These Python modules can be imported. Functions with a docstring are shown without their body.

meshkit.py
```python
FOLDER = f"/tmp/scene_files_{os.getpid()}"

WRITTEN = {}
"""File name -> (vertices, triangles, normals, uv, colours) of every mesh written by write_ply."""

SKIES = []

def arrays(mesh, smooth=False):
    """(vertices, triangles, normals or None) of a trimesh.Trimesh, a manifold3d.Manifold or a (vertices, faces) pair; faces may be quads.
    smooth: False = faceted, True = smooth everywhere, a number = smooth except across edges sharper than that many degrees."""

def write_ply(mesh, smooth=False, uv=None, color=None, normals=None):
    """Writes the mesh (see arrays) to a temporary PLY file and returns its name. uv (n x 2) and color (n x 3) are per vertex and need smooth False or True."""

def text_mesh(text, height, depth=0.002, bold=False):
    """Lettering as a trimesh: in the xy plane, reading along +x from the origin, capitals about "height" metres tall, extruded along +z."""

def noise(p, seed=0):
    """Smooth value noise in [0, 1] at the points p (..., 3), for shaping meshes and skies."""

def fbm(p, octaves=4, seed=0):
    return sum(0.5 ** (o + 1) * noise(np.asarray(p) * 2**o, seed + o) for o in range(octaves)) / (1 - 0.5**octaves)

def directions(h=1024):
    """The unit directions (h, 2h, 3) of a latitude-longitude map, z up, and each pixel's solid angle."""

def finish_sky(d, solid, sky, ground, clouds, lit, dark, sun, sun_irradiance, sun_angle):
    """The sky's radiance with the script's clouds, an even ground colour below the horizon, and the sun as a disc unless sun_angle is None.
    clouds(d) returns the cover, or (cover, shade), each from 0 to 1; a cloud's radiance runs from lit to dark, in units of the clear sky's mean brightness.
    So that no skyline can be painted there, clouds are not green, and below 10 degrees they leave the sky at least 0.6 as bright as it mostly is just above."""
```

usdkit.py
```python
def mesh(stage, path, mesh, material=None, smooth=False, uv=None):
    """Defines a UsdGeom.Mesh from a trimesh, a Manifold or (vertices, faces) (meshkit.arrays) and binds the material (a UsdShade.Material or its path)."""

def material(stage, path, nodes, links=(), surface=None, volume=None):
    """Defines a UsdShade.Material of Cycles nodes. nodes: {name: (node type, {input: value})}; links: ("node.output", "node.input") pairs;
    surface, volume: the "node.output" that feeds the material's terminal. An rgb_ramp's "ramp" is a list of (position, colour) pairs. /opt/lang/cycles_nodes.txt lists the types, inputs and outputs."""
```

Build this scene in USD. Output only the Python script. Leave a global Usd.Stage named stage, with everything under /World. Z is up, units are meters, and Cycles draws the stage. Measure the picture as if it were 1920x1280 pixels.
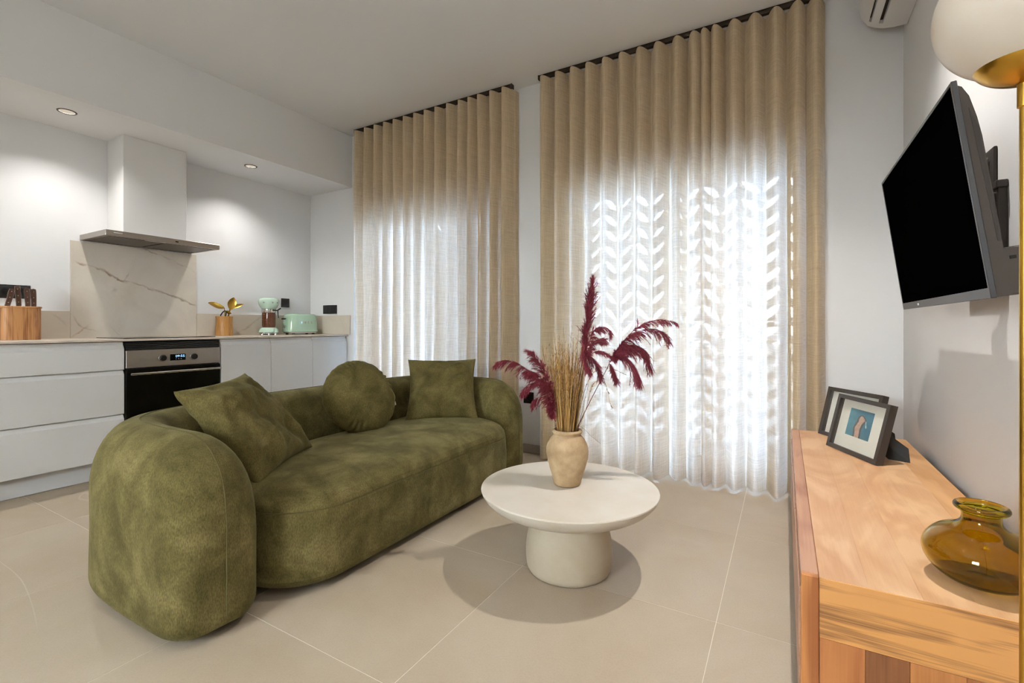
import math
import numpy as np
import trimesh
import manifold3d as m3
import usdkit
import meshkit
from pxr import Usd, UsdGeom, UsdLux, UsdShade, Gf, Sdf, Vt

PI = math.pi
stage = Usd.Stage.CreateInMemory()
UsdGeom.SetStageUpAxis(stage, 'Z')
UsdGeom.SetStageMetersPerUnit(stage, 1.0)
UsdGeom.Xform.Define(stage, '/World')
UsdGeom.Scope.Define(stage, '/World/Looks')

# ------------------------------------------------------------------ camera, sky, exposure
FPX, YAW, HORIZON, EYE = 885.7, math.radians(30.0), 609.2, 1.0
FW = np.array([-math.sin(YAW), math.cos(YAW), 0.0])
RT = np.array([math.cos(YAW), math.sin(YAW), 0.0])
UP = np.array([0, 0, 1.0])
CAM = np.array([0, 0, EYE])
cam = UsdGeom.Camera.Define(stage, '/World/camera')
cam.AddTransformOp().Set(Gf.Matrix4d(*RT, 0, *UP, 0, *(-FW), 0, *CAM, 1))
cam.CreateHorizontalApertureAttr(36.0)
cam.CreateVerticalApertureAttr(24.0)
cam.CreateFocalLengthAttr(36.0 * FPX / 1920)
cam.CreateVerticalApertureOffsetAttr(-(640 - HORIZON) / 1920 * 36.0)
cam.CreateClippingRangeAttr((0.02, 1000))
cam.CreateExposureAttr(-0.05)

dome = UsdLux.DomeLight.Define(stage, '/World/sky')
dome.CreateColorAttr(Gf.Vec3f(0.88, 0.94, 1.0))
dome.CreateIntensityAttr(15.0)
FILL_SPOT = 7000.0          # strength of one fill spot added in the main ceiling
KEY = 44000.0          # the spot above the coffee table and the console
SPOT_KITCHEN = 9500.0
SPOT_COLOR = (1.0, 0.955, 0.90)


# ------------------------------------------------------------------ measuring helpers
def ray(u, v):
    return FW + RT * (u - 960) / FPX + UP * (HORIZON - v) / FPX


def at_z(u, v, z):
    d = ray(u, v); return CAM + d * (z - EYE) / d[2]


def at_x(u, v, x):
    d = ray(u, v); return CAM + d * x / d[0]


def at_y(u, v, y):
    d = ray(u, v); return CAM + d * y / d[1]


def at_w(u, v, w):
    return CAM + ray(u, v) * w


# ------------------------------------------------------------------ colours and materials
def lin(c):
    c = np.asarray(c, float) / 255.0
    return tuple(np.where(c <= 0.04045, c / 12.92, ((c + 0.055) / 1.055) ** 2.4))


def mat(name, nodes, links=(), surface='p.BSDF'):
    return usdkit.material(stage, f'/World/Looks/{name}', nodes, links, surface)


def plain(name, rgb, rough=0.5, metallic=0.0, bump=None, var=None, **kw):
    """rgb in sRGB 0..255. bump=(scale, strength); var=(scale, rgb2, lo, hi)."""
    p = {'base_color': lin(rgb), 'roughness': rough, 'metallic': metallic, **kw}
    nodes, links = {'p': ('principled_bsdf', p)}, []
    if bump or var:
        nodes['g'] = ('texture_coordinate', {})
    if var:
        nodes['vn'] = ('noise_texture', {'scale': var[0], 'detail': 5.0, 'roughness': 0.6})
        lo, hi = (var[2], var[3]) if len(var) > 2 else (0.35, 0.65)
        nodes['vr'] = ('rgb_ramp', {'ramp': [(0, lin(rgb)), (lo, lin(rgb)), (hi, lin(var[1])), (1, lin(var[1]))]})
        links += [('g.object', 'vn.vector'), ('vn.fac', 'vr.fac'), ('vr.color', 'p.base_color')]
    if bump:
        nodes['bn'] = ('noise_texture', {'scale': bump[0], 'detail': 4.0})
        nodes['b'] = ('bump', {'strength': bump[1], 'distance': 0.002})
        links += [('g.object', 'bn.vector'), ('bn.fac', 'b.height'), ('b.normal', 'p.normal')]
    return mat(name, nodes, links)


def wood(name, light, dark, axis='y', offset=0.0, contrast=(0.35, 0.68), scale=5.0, stretch=7.0, rough=0.42, streak=0.35, rings=9.0):
    sc = {'x': (1, stretch, stretch), 'y': (stretch, 1, stretch), 'z': (stretch, stretch, 1)}[axis]
    fs = {'x': (4, 260, 260), 'y': (260, 4, 260), 'z': (260, 260, 4)}[axis]
    nodes = {
        'g': ('geometry', {}),
        'm': ('mapping', {'scale': sc, 'location': (offset, offset * 1.7, offset * 0.6)}),
        'n': ('noise_texture', {'scale': scale * 0.25, 'detail': 3.0, 'roughness': 0.5, 'distortion': 1.2}),
        'w': ('math', {'math_type': 'multiply', 'value2': rings}),
        'f': ('math', {'math_type': 'sine'}),
        'f2': ('map_range', {'from_min': -1.0, 'from_max': 1.0, 'to_min': 0.0, 'to_max': 1.0}),
        'm2': ('mapping', {'scale': fs, 'location': (offset, offset, offset)}),
        'n2': ('noise_texture', {'scale': 1.0, 'detail': 2.0}),
        'r2': ('map_range', {'from_min': 0.35, 'from_max': 0.7, 'to_min': -0.5, 'to_max': 0.5}),
        's2': ('math', {'math_type': 'multiply', 'value2': streak}),
        'n3': ('noise_texture', {'scale': scale * 0.5, 'detail': 2.0}),
        'a': ('math', {'math_type': 'multiply', 'value2': 0.40}),
        'a3': ('math', {'math_type': 'multiply_add', 'value2': 0.75}),
        'add': ('math', {'math_type': 'add'}),
        'r': ('rgb_ramp', {'ramp': [(0, lin(light)), (contrast[0], lin(light)), (contrast[1], lin(dark)), (1, lin(dark))]}),
        'p': ('principled_bsdf', {'roughness': rough}),
        'b': ('bump', {'strength': 0.08, 'distance': 0.001}),
    }
    links = [('g.position', 'm.vector'), ('m.vector', 'n.vector'), ('n.fac', 'w.value1'), ('w.value', 'f.value1'), ('f.value', 'f2.value'),
             ('f2.result', 'a.value1'), ('m.vector', 'n3.vector'), ('n3.fac', 'a3.value1'), ('a.value', 'a3.value3'),
             ('g.position', 'm2.vector'), ('m2.vector', 'n2.vector'), ('n2.fac', 'r2.value'), ('r2.result', 's2.value1'),
             ('a3.value', 'add.value1'), ('s2.value', 'add.value2'), ('add.value', 'r.fac'), ('r.color', 'p.base_color'),
             ('n2.fac', 'b.height'), ('b.normal', 'p.normal')]
    return mat(name, nodes, links)


def stone_tile(name, k):
    nodes = {
        'g': ('geometry', {}),
        'm': ('mapping', {'rotation': (0, 0, 0.5 + k * 1.1), 'location': (k * 3.1, k * 1.7, k)}),
        'n': ('noise_texture', {'scale': 1.6, 'detail': 6.0, 'roughness': 0.6, 'distortion': 0.6}),
        'r': ('rgb_ramp', {'ramp': [(0, lin((170, 153, 131))), (0.38, lin((178, 162, 140))), (0.62, lin((187, 173, 153))), (1, lin((196, 183, 164)))]}),
        'fn': ('noise_texture', {'scale': 160.0, 'detail': 3.0}),
        'fr': ('rgb_ramp', {'ramp': [(0, (0.9,) * 3), (0.5, (1, 1, 1)), (1, (1.06,) * 3)]}),
        'mul': ('mix_color', {'blend_type': 'multiply', 'fac': 1.0, 'use_clamp': False}),
        'm2': ('mapping', {'rotation': (0, 0, 0.9 + k * 0.8), 'scale': (0.55, 1.6, 1), 'location': (k * 5.3, k * 2.9, 0)}),
        'v': ('noise_texture', {'scale': 0.75, 'detail': 3.0, 'roughness': 0.4, 'distortion': 0.3}),
        's': ('math', {'math_type': 'subtract', 'value2': 0.5}),
        'ab': ('math', {'math_type': 'absolute'}),
        'vr': ('map_range', {'from_min': 0.0, 'from_max': 0.0022, 'to_min': 1.0, 'to_max': 0.0, 'clamp': True}),
        'mk': ('noise_texture', {'scale': 1.1, 'detail': 1.0}),
        'mkr': ('map_range', {'from_min': 0.55, 'from_max': 0.70, 'to_min': 0.0, 'to_max': 0.5, 'clamp': True}),
        'vm': ('math', {'math_type': 'multiply'}),
        'mix': ('mix_color', {'blend_type': 'mix', 'b': lin((226, 219, 210))}),
        'p': ('principled_bsdf', {'roughness': 0.46, 'specular_ior_level': 0.4}),
        'b': ('bump', {'strength': 0.06, 'distance': 0.001}),
    }
    links = [('g.position', 'm.vector'), ('m.vector', 'n.vector'), ('n.fac', 'r.fac'), ('g.position', 'fn.vector'), ('fn.fac', 'fr.fac'), ('r.color', 'mul.a'), ('fr.color', 'mul.b'),
             ('g.position', 'm2.vector'), ('m2.vector', 'v.vector'), ('v.fac', 's.value1'), ('s.value', 'ab.value1'), ('ab.value', 'vr.value'), ('m2.vector', 'mk.vector'),
             ('mk.fac', 'mkr.value'), ('vr.result', 'vm.value1'), ('mkr.result', 'vm.value2'), ('vm.value', 'mix.fac'), ('mul.result', 'mix.a'), ('mix.result', 'p.base_color'),
             ('fn.fac', 'b.height'), ('b.normal', 'p.normal')]
    return mat(name, nodes, links)


def velvet(name, dark=(80, 72, 38), mid=(99, 90, 52), light=(121, 110, 70), weave=True):
    nodes = {
        'g': ('texture_coordinate', {}),
        'n': ('noise_texture', {'scale': 7.0, 'detail': 6.0, 'roughness': 0.62, 'distortion': 0.35}),
        'r': ('rgb_ramp', {'ramp': [(0, lin(dark)), (0.38, lin(dark)), (0.52, lin(mid)), (0.68, lin(light)), (1, lin(light))]}),
        'm2': ('mapping', {'scale': (300, 300, 110)}),
        'f': ('noise_texture', {'scale': 1.0, 'detail': 2.0}),
        'fr': ('rgb_ramp', {'ramp': [(0.3, (0.62,) * 3), (0.7, (1.32,) * 3)]}),
        'mul': ('mix_color', {'blend_type': 'multiply', 'fac': 0.8, 'use_clamp': False}),
        'p': ('principled_bsdf', {'roughness': 0.9, 'specular_ior_level': 0.2, 'sheen_weight': 0.25, 'sheen_roughness': 0.4, 'sheen_tint': lin((186, 180, 136))}),
        'b': ('bump', {'strength': 0.35, 'distance': 0.002}),
    }
    links = [('g.object', 'n.vector'), ('n.fac', 'r.fac'), ('g.object', 'm2.vector'), ('m2.vector', 'f.vector'), ('f.fac', 'fr.fac'), ('r.color', 'mul.a'), ('fr.color', 'mul.b'),
             ('mul.result', 'p.base_color'), ('f.fac', 'b.height'), ('b.normal', 'p.normal')]
    return mat(name, nodes, links)


def curtain_cloth(name):
    nodes = {
        'g': ('geometry', {}),
        'mh': ('mapping', {'scale': (9, 9, 420)}),
        'h': ('noise_texture', {'scale': 1.0, 'detail': 3.0, 'roughness': 0.6}),
        'mv': ('mapping', {'scale': (420, 420, 7)}),
        'v': ('noise_texture', {'scale': 1.0, 'detail': 3.0, 'roughness': 0.6}),
        'add': ('math', {'math_type': 'add'}),
        'tr': ('map_range', {'from_min': 0.82, 'from_max': 1.18, 'to_min': 0.055, 'to_max': 0.010, 'clamp': True}),
        'cr': ('rgb_ramp', {'ramp': [(0.38, lin((242, 216, 172))), (0.62, lin((214, 184, 138)))]}),
        'tc': ('rgb_ramp', {'ramp': [(0.38, lin((250, 247, 243))), (0.62, lin((218, 212, 204)))]}),
        'half': ('math', {'math_type': 'multiply', 'value2': 0.5}),
        'd': ('diffuse_bsdf', {}),
        't': ('translucent_bsdf', {}),
        'x': ('transparent_bsdf', {'color': (0.98, 0.98, 0.98)}),
        'm1': ('mix_closure', {'fac': 0.55}),
        'm2': ('mix_closure', {}),
    }
    links = [('g.position', 'mh.vector'), ('mh.vector', 'h.vector'), ('g.position', 'mv.vector'), ('mv.vector', 'v.vector'), ('h.fac', 'add.value1'), ('v.fac', 'add.value2'),
             ('add.value', 'tr.value'), ('add.value', 'half.value1'), ('half.value', 'cr.fac'), ('half.value', 'tc.fac'), ('cr.color', 'd.color'), ('tc.color', 't.color'),
             ('d.BSDF', 'm1.closure1'), ('t.BSDF', 'm1.closure2'), ('m1.closure', 'm2.closure1'), ('x.BSDF', 'm2.closure2'), ('tr.result', 'm2.fac')]
    return mat(name, nodes, links, 'm2.closure')


def pane_glass(name, tint=(0.97, 0.985, 0.98)):
    return mat(name, {'f': ('layer_weight', {'blend': 0.5}), 'pw': ('math', {'math_type': 'power', 'value2': 4.0}), 'ma': ('math', {'math_type': 'multiply_add', 'value2': 0.45, 'value3': 0.02}),
                      't': ('transparent_bsdf', {'color': tint}), 'g': ('glossy_bsdf', {'color': (1, 1, 1), 'roughness': 0.01}), 'm': ('mix_closure', {})},
               [('f.facing', 'pw.value1'), ('pw.value', 'ma.value1'), ('ma.value', 'm.fac'), ('t.BSDF', 'm.closure1'), ('g.BSDF', 'm.closure2')], 'm.closure')


def marble(name, veins, base=(220, 210, 196), cloud=(204, 193, 178), faint=0.5):
    """A pale slab on the kitchen wall. veins: (y0, z0, y1, z1, width, strength, rgb) in metres on the wall plane."""
    nodes = {
        'g': ('geometry', {}),
        'n': ('noise_texture', {'scale': 3.0, 'detail': 6.0, 'roughness': 0.6, 'distortion': 0.8}),
        'r': ('rgb_ramp', {'ramp': [(0.3, lin(base)), (0.7, lin(cloud))]}),
        'x': ('separate_xyz', {}),
        'wob': ('noise_texture', {'scale': 7.0, 'detail': 4.0, 'roughness': 0.6}),
        'mk': ('noise_texture', {'scale': 14.0, 'detail': 3.0}),
        'p': ('principled_bsdf', {'roughness': 0.35}),
    }
    links = [('g.position', 'n.vector'), ('n.fac', 'r.fac'), ('g.position', 'x.vector'), ('g.position', 'wob.vector'), ('g.position', 'mk.vector')]
    last = 'r.color'
    for i, (y0, z0, y1, z1, wd, st, rgb) in enumerate(veins):
        L = math.hypot(y1 - y0, z1 - z0); ty, tz = (y1 - y0) / L, (z1 - z0) / L; ny, nz = -tz, ty
        k = f'v{i}'
        nodes |= {
            k + 'dy': ('math', {'math_type': 'multiply', 'value2': ny}),
            k + 'd': ('math', {'math_type': 'multiply_add', 'value2': nz}),
            k + 'o': ('math', {'math_type': 'add', 'value2': -(ny * y0 + nz * z0)}),
            k + 'w': ('math', {'math_type': 'multiply_add', 'value2': 0.10}),
            k + 'c': ('math', {'math_type': 'add', 'value2': -0.05}),
            k + 'a': ('math', {'math_type': 'absolute'}),
            k + 'l': ('map_range', {'from_min': 0.0, 'from_max': wd * 1.9, 'to_min': st, 'to_max': 0.0, 'clamp': True}),
            k + 'ty': ('math', {'math_type': 'multiply', 'value2': ty}),
            k + 't': ('math', {'math_type': 'multiply_add', 'value2': tz}),
            k + 't2': ('math', {'math_type': 'add', 'value2': -(ty * (y0 + y1) / 2 + tz * (z0 + z1) / 2)}),
            k + 'ta': ('math', {'math_type': 'absolute'}),
            k + 'tl': ('map_range', {'from_min': L / 2 - 0.03, 'from_max': L / 2 + 0.02, 'to_min': 1.0, 'to_max': 0.0, 'clamp': True}),
            k + 'mr': ('map_range', {'from_min': 0.36, 'from_max': 0.58, 'to_min': 0.15, 'to_max': 1.0, 'clamp': True}),
            k + 'm': ('math', {'math_type': 'multiply'}),
            k + 'm2': ('math', {'math_type': 'multiply'}),
            k + 'mix': ('mix_color', {'blend_type': 'mix', 'b': lin(rgb)}),
        }
        links += [('x.y', k + 'dy.value1'), ('x.z', k + 'd.value1'), (k + 'dy.value', k + 'd.value3'), (k + 'd.value', k + 'o.value1'),
                  ('wob.fac', k + 'w.value1'), (k + 'o.value', k + 'w.value3'), (k + 'w.value', k + 'c.value1'), (k + 'c.value', k + 'a.value1'), (k + 'a.value', k + 'l.value'),
                  ('x.y', k + 'ty.value1'), ('x.z', k + 't.value1'), (k + 'ty.value', k + 't.value3'), (k + 't.value', k + 't2.value1'), (k + 't2.value', k + 'ta.value1'), (k + 'ta.value', k + 'tl.value'),
                  ('mk.fac', k + 'mr.value'), (k + 'l.result', k + 'm.value1'), (k + 'tl.result', k + 'm.value2'), (k + 'm.value', k + 'm2.value1'), (k + 'mr.result', k + 'm2.value2'),
                  (k + 'm2.value', k + 'mix.fac'), (last, k + 'mix.a')]
        last = k + 'mix.result'
    links.append((last, 'p.base_color'))
    return mat(name, nodes, links)


def painted(name, rough=0.35):
    """colours come from the mesh's own displayColor (flat print)."""
    return mat(name, {'a': ('attribute', {'attribute': 'displayColor'}), 'p': ('principled_bsdf', {'roughness': rough})}, [('a.color', 'p.base_color')])


def glow(name, rgb, strength):
    return mat(name, {'e': ('emission', {'color': lin(rgb), 'strength': strength})}, (), 'e.emission')


M = dict(
    wall=plain('wall_paint', (228, 227, 226), 0.85, bump=(90, 0.05)),
    ceiling=plain('ceiling_paint', (238, 238, 238), 0.9),
    grout=plain('grout', (226, 218, 207), 0.9),
    skirting=plain('skirting_tile', (150, 137, 125), 0.5, var=(6, (165, 152, 139))),
    cabinet=plain('cabinet_lacquer', (214, 212, 209), 0.38),
    plinth=plain('plinth_laminate', (206, 205, 204), 0.4),
    worktop=plain('worktop_stone', (214, 201, 185), 0.4, var=(5, (204, 190, 174))),
    steel=plain('brushed_steel', (178, 170, 162), 0.32, 1.0, bump=(300, 0.03)),
    steel_dark=plain('filter_mesh_steel', (120, 114, 108), 0.45, 1.0),
    chrome=plain('chrome', (225, 225, 225), 0.08, 1.0),
    white_metal=plain('white_coated_metal', (226, 224, 221), 0.4),
    black_glass=plain('black_glass', (6, 6, 7), 0.06),
    black_matt=plain('black_matt_plastic', (30, 28, 26), 0.55),
    black=plain('black_plastic', (14, 14, 14), 0.35),
    bronze=plain('bronze_track', (58, 47, 36), 0.45, 0.3),
    brass=plain('brushed_brass', (196, 152, 62), 0.26, 1.0),
    gold=plain('gold_cutlery', (186, 146, 62), 0.25, 1.0),
    mint=plain('mint_enamel', (178, 207, 180), 0.18, coat_weight=0.6),
    mint_pale=plain('pale_mint_enamel', (192, 218, 198), 0.15, coat_weight=0.6),
    opal=plain('opal_glass', (222, 209, 192), 0.25),
    plaster=plain('coffee_table_plaster', (200, 188, 166), 0.6, var=(7, (190, 176, 152)), bump=(60, 0.05)),
    table_top=plain('coffee_table_top', (218, 211, 200), 0.33, var=(3.2, (208, 198, 181))),  # paler than the pedestal, with reflected daylight put into the colour
    clay=plain('sand_clay', (194, 168, 132), 0.85, var=(14, (166, 139, 103), 0.38, 0.68), bump=(45, 0.5)),
    plume=painted('reed_plume_fibre', 0.75),
    stem=plain('reed_stem', (112, 84, 66), 0.7),
    grass=painted('dried_grass_fibre', 0.75),
    amber=mat('amber_glass', {'p': ('principled_bsdf', {'base_color': (0.58, 0.46, 0.02), 'roughness': 0.02, 'ior': 1.48, 'transmission_weight': 1.0})}),
    frame_wood=plain('dark_frame_wood', (58, 50, 44), 0.45, bump=(120, 0.1)),
    mat_board=plain('mat_board', (238, 231, 220), 0.8),
    print=painted('printed_photo'),
    tv_shell=plain('tv_shell', (68, 59, 52), 0.42),
    tv_frame=plain('tv_frame', (84, 84, 86), 0.35, 0.4),
    screen=mat('tv_screen', {'d': ('diffuse_bsdf', {'color': (0.0012, 0.0012, 0.0013)})}, (), 'd.BSDF'),
    bracket=plain('tv_bracket', (62, 56, 51), 0.45, 0.3),
    white_plastic=plain('white_plastic', (224, 222, 219), 0.35),
    vent_dark=plain('vent_dark', (52, 40, 34), 0.6),
    led=glow('display_led', (150, 205, 255), 2.5),
    lamp=glow('spot_lamp', (255, 236, 210), 6.0),
    reflector=plain('spot_reflector', (225, 224, 222), 0.5),
    spot_trim=plain('spot_trim', (92, 88, 84), 0.35, 0.6),
    knife_handle=plain('knife_handle', (92, 62, 44), 0.45, var=(60, (66, 42, 30))),
    block_wood=wood('block_wood', (186, 134, 84), (140, 88, 48), 'z', 2.0, scale=9),
    pot_wood=wood('pot_wood', (192, 138, 70), (150, 98, 46), 'z', 5.0, scale=9),
    frame_white=plain('window_frame_white', (214, 212, 209), 0.4),
    pane=pane_glass('window_pane'),
    pane_blue=pane_glass('tinted_window_pane', (0.78, 0.88, 1.0)),  # cool daylight colour put into the glass to blue the curtains
    curtain=curtain_cloth('linen_voile'),
    velvet=velvet('olive_velvet'),
    velvet2=velvet('olive_velvet_cushion', (82, 73, 38), (98, 88, 49), (114, 102, 62)),
    seam=plain('olive_seam', (88, 80, 42), 0.9),
    tag=plain('woven_tag', (200, 196, 180), 0.8),
    block=plain('breeze_block_cement', (226, 226, 226), 0.8),
    slat=plain('white_slat', (232, 232, 230), 0.6),
    concrete=plain('balcony_concrete', (170, 166, 160), 0.8),
    ground=plain('street_asphalt', (150, 148, 144), 0.9),
    brown_glass=mat('brown_tinted_container', {'p': ('principled_bsdf', {'base_color': lin((150, 92, 62)), 'roughness': 0.05, 'transmission_weight': 0.6})}),
    beans=plain('coffee_beans', (70, 38, 24), 0.45, bump=(80, 0.8), var=(70, (120, 66, 42))),
    rubber=plain('black_rubber', (20, 20, 20), 0.8),
)
TILE = [stone_tile(f'floor_stone_{k}', k) for k in range(5)]
PLANK = [wood(f'console_top_wood_{k}', l, d, 'y', 0.35 * (k // 2), (0.40, 0.95), scale=7.0, stretch=2.6, streak=0.07, rings=15.0) for k, (l, d) in enumerate(
    [((226, 186, 148), (198, 146, 106)), ((228, 188, 146), (200, 148, 106)), ((226, 184, 140), (200, 146, 102)), ((228, 186, 140), (202, 150, 104)), ((222, 174, 122), (196, 142, 90))])]
RAIL = wood('console_rail_wood', (220, 160, 96), (128, 84, 50), 'x', 3.3, (0.50, 1.05), 7.0, 9.0, streak=0.30, rings=16.0)
ENDP = [wood(f'console_end_wood_{k}', l, d, 'z', 2.1 * k + .4, (0.3, 0.9), 6.0, 8.0, streak=0.15) for k, (l, d) in enumerate(
    [((196, 130, 78), (166, 100, 56)), ((146, 94, 58), (96, 60, 38)), ((200, 136, 82), (160, 98, 54)), ((170, 108, 64), (130, 80, 48)), ((188, 124, 74), (150, 92, 52))])]
EDGEW = wood('console_edge_wood', (196, 150, 124), (168, 118, 96), 'y', 7.7, scale=6, stretch=5, streak=0.12)
LEGW = wood('console_leg_wood', (204, 138, 82), (160, 96, 52), 'z', 8.8, scale=6, stretch=5, streak=0.12, rings=14.0)


# ------------------------------------------------------------------ things, parts
def numbered(parent, name):
    path, k = f'{parent}/{name}', 0
    while stage.GetPrimAtPath(path):
        k += 1
        path = f'{parent}/{name}_{k:03d}'
    return path


def setdata(prim, label=None, cat=None, group=None, kind=None):
    for k, v in (('label', label), ('category', cat), ('group', group), ('kind', kind)):
        if v:
            prim.SetCustomDataByKey(k, v)
    return prim


def thing(name, label=None, cat=None, loc=(0, 0, 0), rotz=0.0, group=None, kind=None):
    x = UsdGeom.Xform.Define(stage, numbered('/World', name))
    x.AddTranslateOp().Set(Gf.Vec3d(*map(float, loc)))
    x.AddRotateZOp().Set(float(math.degrees(rotz)))
    return setdata(x.GetPrim(), label, cat, group, kind)


def part(parent, name, mesh, m, smooth=30, label=None, kind=None, color=None):
    path = numbered(str(parent.GetPath()) if hasattr(parent, 'GetPath') else parent, name)
    g = usdkit.mesh(stage, path, mesh, m if not isinstance(m, str) else M[m], smooth)
    if color is not None:
        UsdGeom.PrimvarsAPI(g).CreatePrimvar('displayColor', Sdf.ValueTypeNames.Color3fArray, 'vertex').Set(Vt.Vec3fArray.FromNumpy(np.asarray(color, np.float32)))
    return setdata(g.GetPrim(), label, kind=kind)


def solo(name, mesh, m, label=None, cat=None, group=None, kind=None, smooth=30):
    return setdata(part('/World', name, mesh, m, smooth), label, cat, group, kind)


def copy_of(src, label, loc, rotz=0.0, group=None):
    was = src.GetCustomData()
    name = src.GetName()
    while name[-4:-3] == '_' and name[-3:].isdigit():
        name = name[:-4]
    r = thing(name, label, was.get('category'), loc, rotz, group or was.get('group'))
    r.GetReferences().AddInternalReference(src.GetPath())
    setdata(r, label, was.get('category'), group or was.get('group'))
    r.SetInstanceable(True)
    return r


# ------------------------------------------------------------------ shapes
def cat(*ms):
    return trimesh.util.concatenate([m for m in ms if m is not None])


def move(m, x=0, y=0, z=0):
    m = m.copy(); m.apply_translation((x, y, z)); return m


def turn(m, axis, deg, about=(0, 0, 0)):
    m = m.copy(); m.apply_transform(trimesh.transformations.rotation_matrix(math.radians(deg), axis, about)); return m


def xf(m, mat4):
    m = m.copy(); m.apply_transform(mat4); return m


def box(x0, x1, y0, y1, z0, z1):
    b = trimesh.creation.box((x1 - x0, y1 - y0, z1 - z0))
    b.apply_translation(((x0 + x1) / 2, (y0 + y1) / 2, (z0 + z1) / 2)); return b


def rbox(x0, x1, y0, y1, z0, z1, r=0.004, seg=1):
    """box with rounded (seg>1) or chamfered edges"""
    c = np.array([(x0 + x1) / 2, (y0 + y1) / 2, (z0 + z1) / 2]); h = np.array([x1 - x0, y1 - y0, z1 - z0]) / 2
    r = min(r, *(h * 0.98))
    pts = []
    if seg == 1:
        dirs = np.eye(3)
    else:
        a = np.linspace(0, PI / 2, seg + 1)
        dirs = np.array([(math.cos(t) * math.cos(p), math.sin(t) * math.cos(p), math.sin(p)) for p in a for t in a])
    for s in np.ndindex(2, 2, 2):
        sg = np.array(s) * 2 - 1
        pts.append(c + sg * (h - r + dirs * r))
    return trimesh.convex.convex_hull(np.vstack(pts))


def lathe(profile, n=48, c=(0, 0, 0)):
    """profile: (r, z) from bottom to top"""
    p = np.asarray(profile, float)
    a = np.arange(n) * 2 * PI / n
    v = np.stack([p[:, None, 0] * np.cos(a), p[:, None, 0] * np.sin(a), np.repeat(p[:, 1:2], n, 1)], -1).reshape(-1, 3)
    f = []
    k = len(p)
    i, j = np.meshgrid(np.arange(k - 1), np.arange(n), indexing='ij')
    j2 = (j + 1) % n
    q = np.stack([i * n + j, i * n + j2, (i + 1) * n + j2, (i + 1) * n + j], -1).reshape(-1, 4)
    f = np.vstack([q[:, [0, 1, 2]], q[:, [0, 2, 3]]])
    m = trimesh.Trimesh(v, f, process=True, merge_norm=True)
    m.update_faces(m.nondegenerate_faces())
    m.apply_translation(c)
    return m


def spline(pts, n, closed=False):
    from scipy.interpolate import CubicSpline
    p = np.asarray(pts, float)
    d = np.r_[0, np.cumsum(np.linalg.norm(np.diff(p, axis=0), axis=1))]
    return CubicSpline(d, p)(np.linspace(0, d[-1], n))


def smooth_profile(pts, n=40):
    return spline(pts, n)


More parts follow.
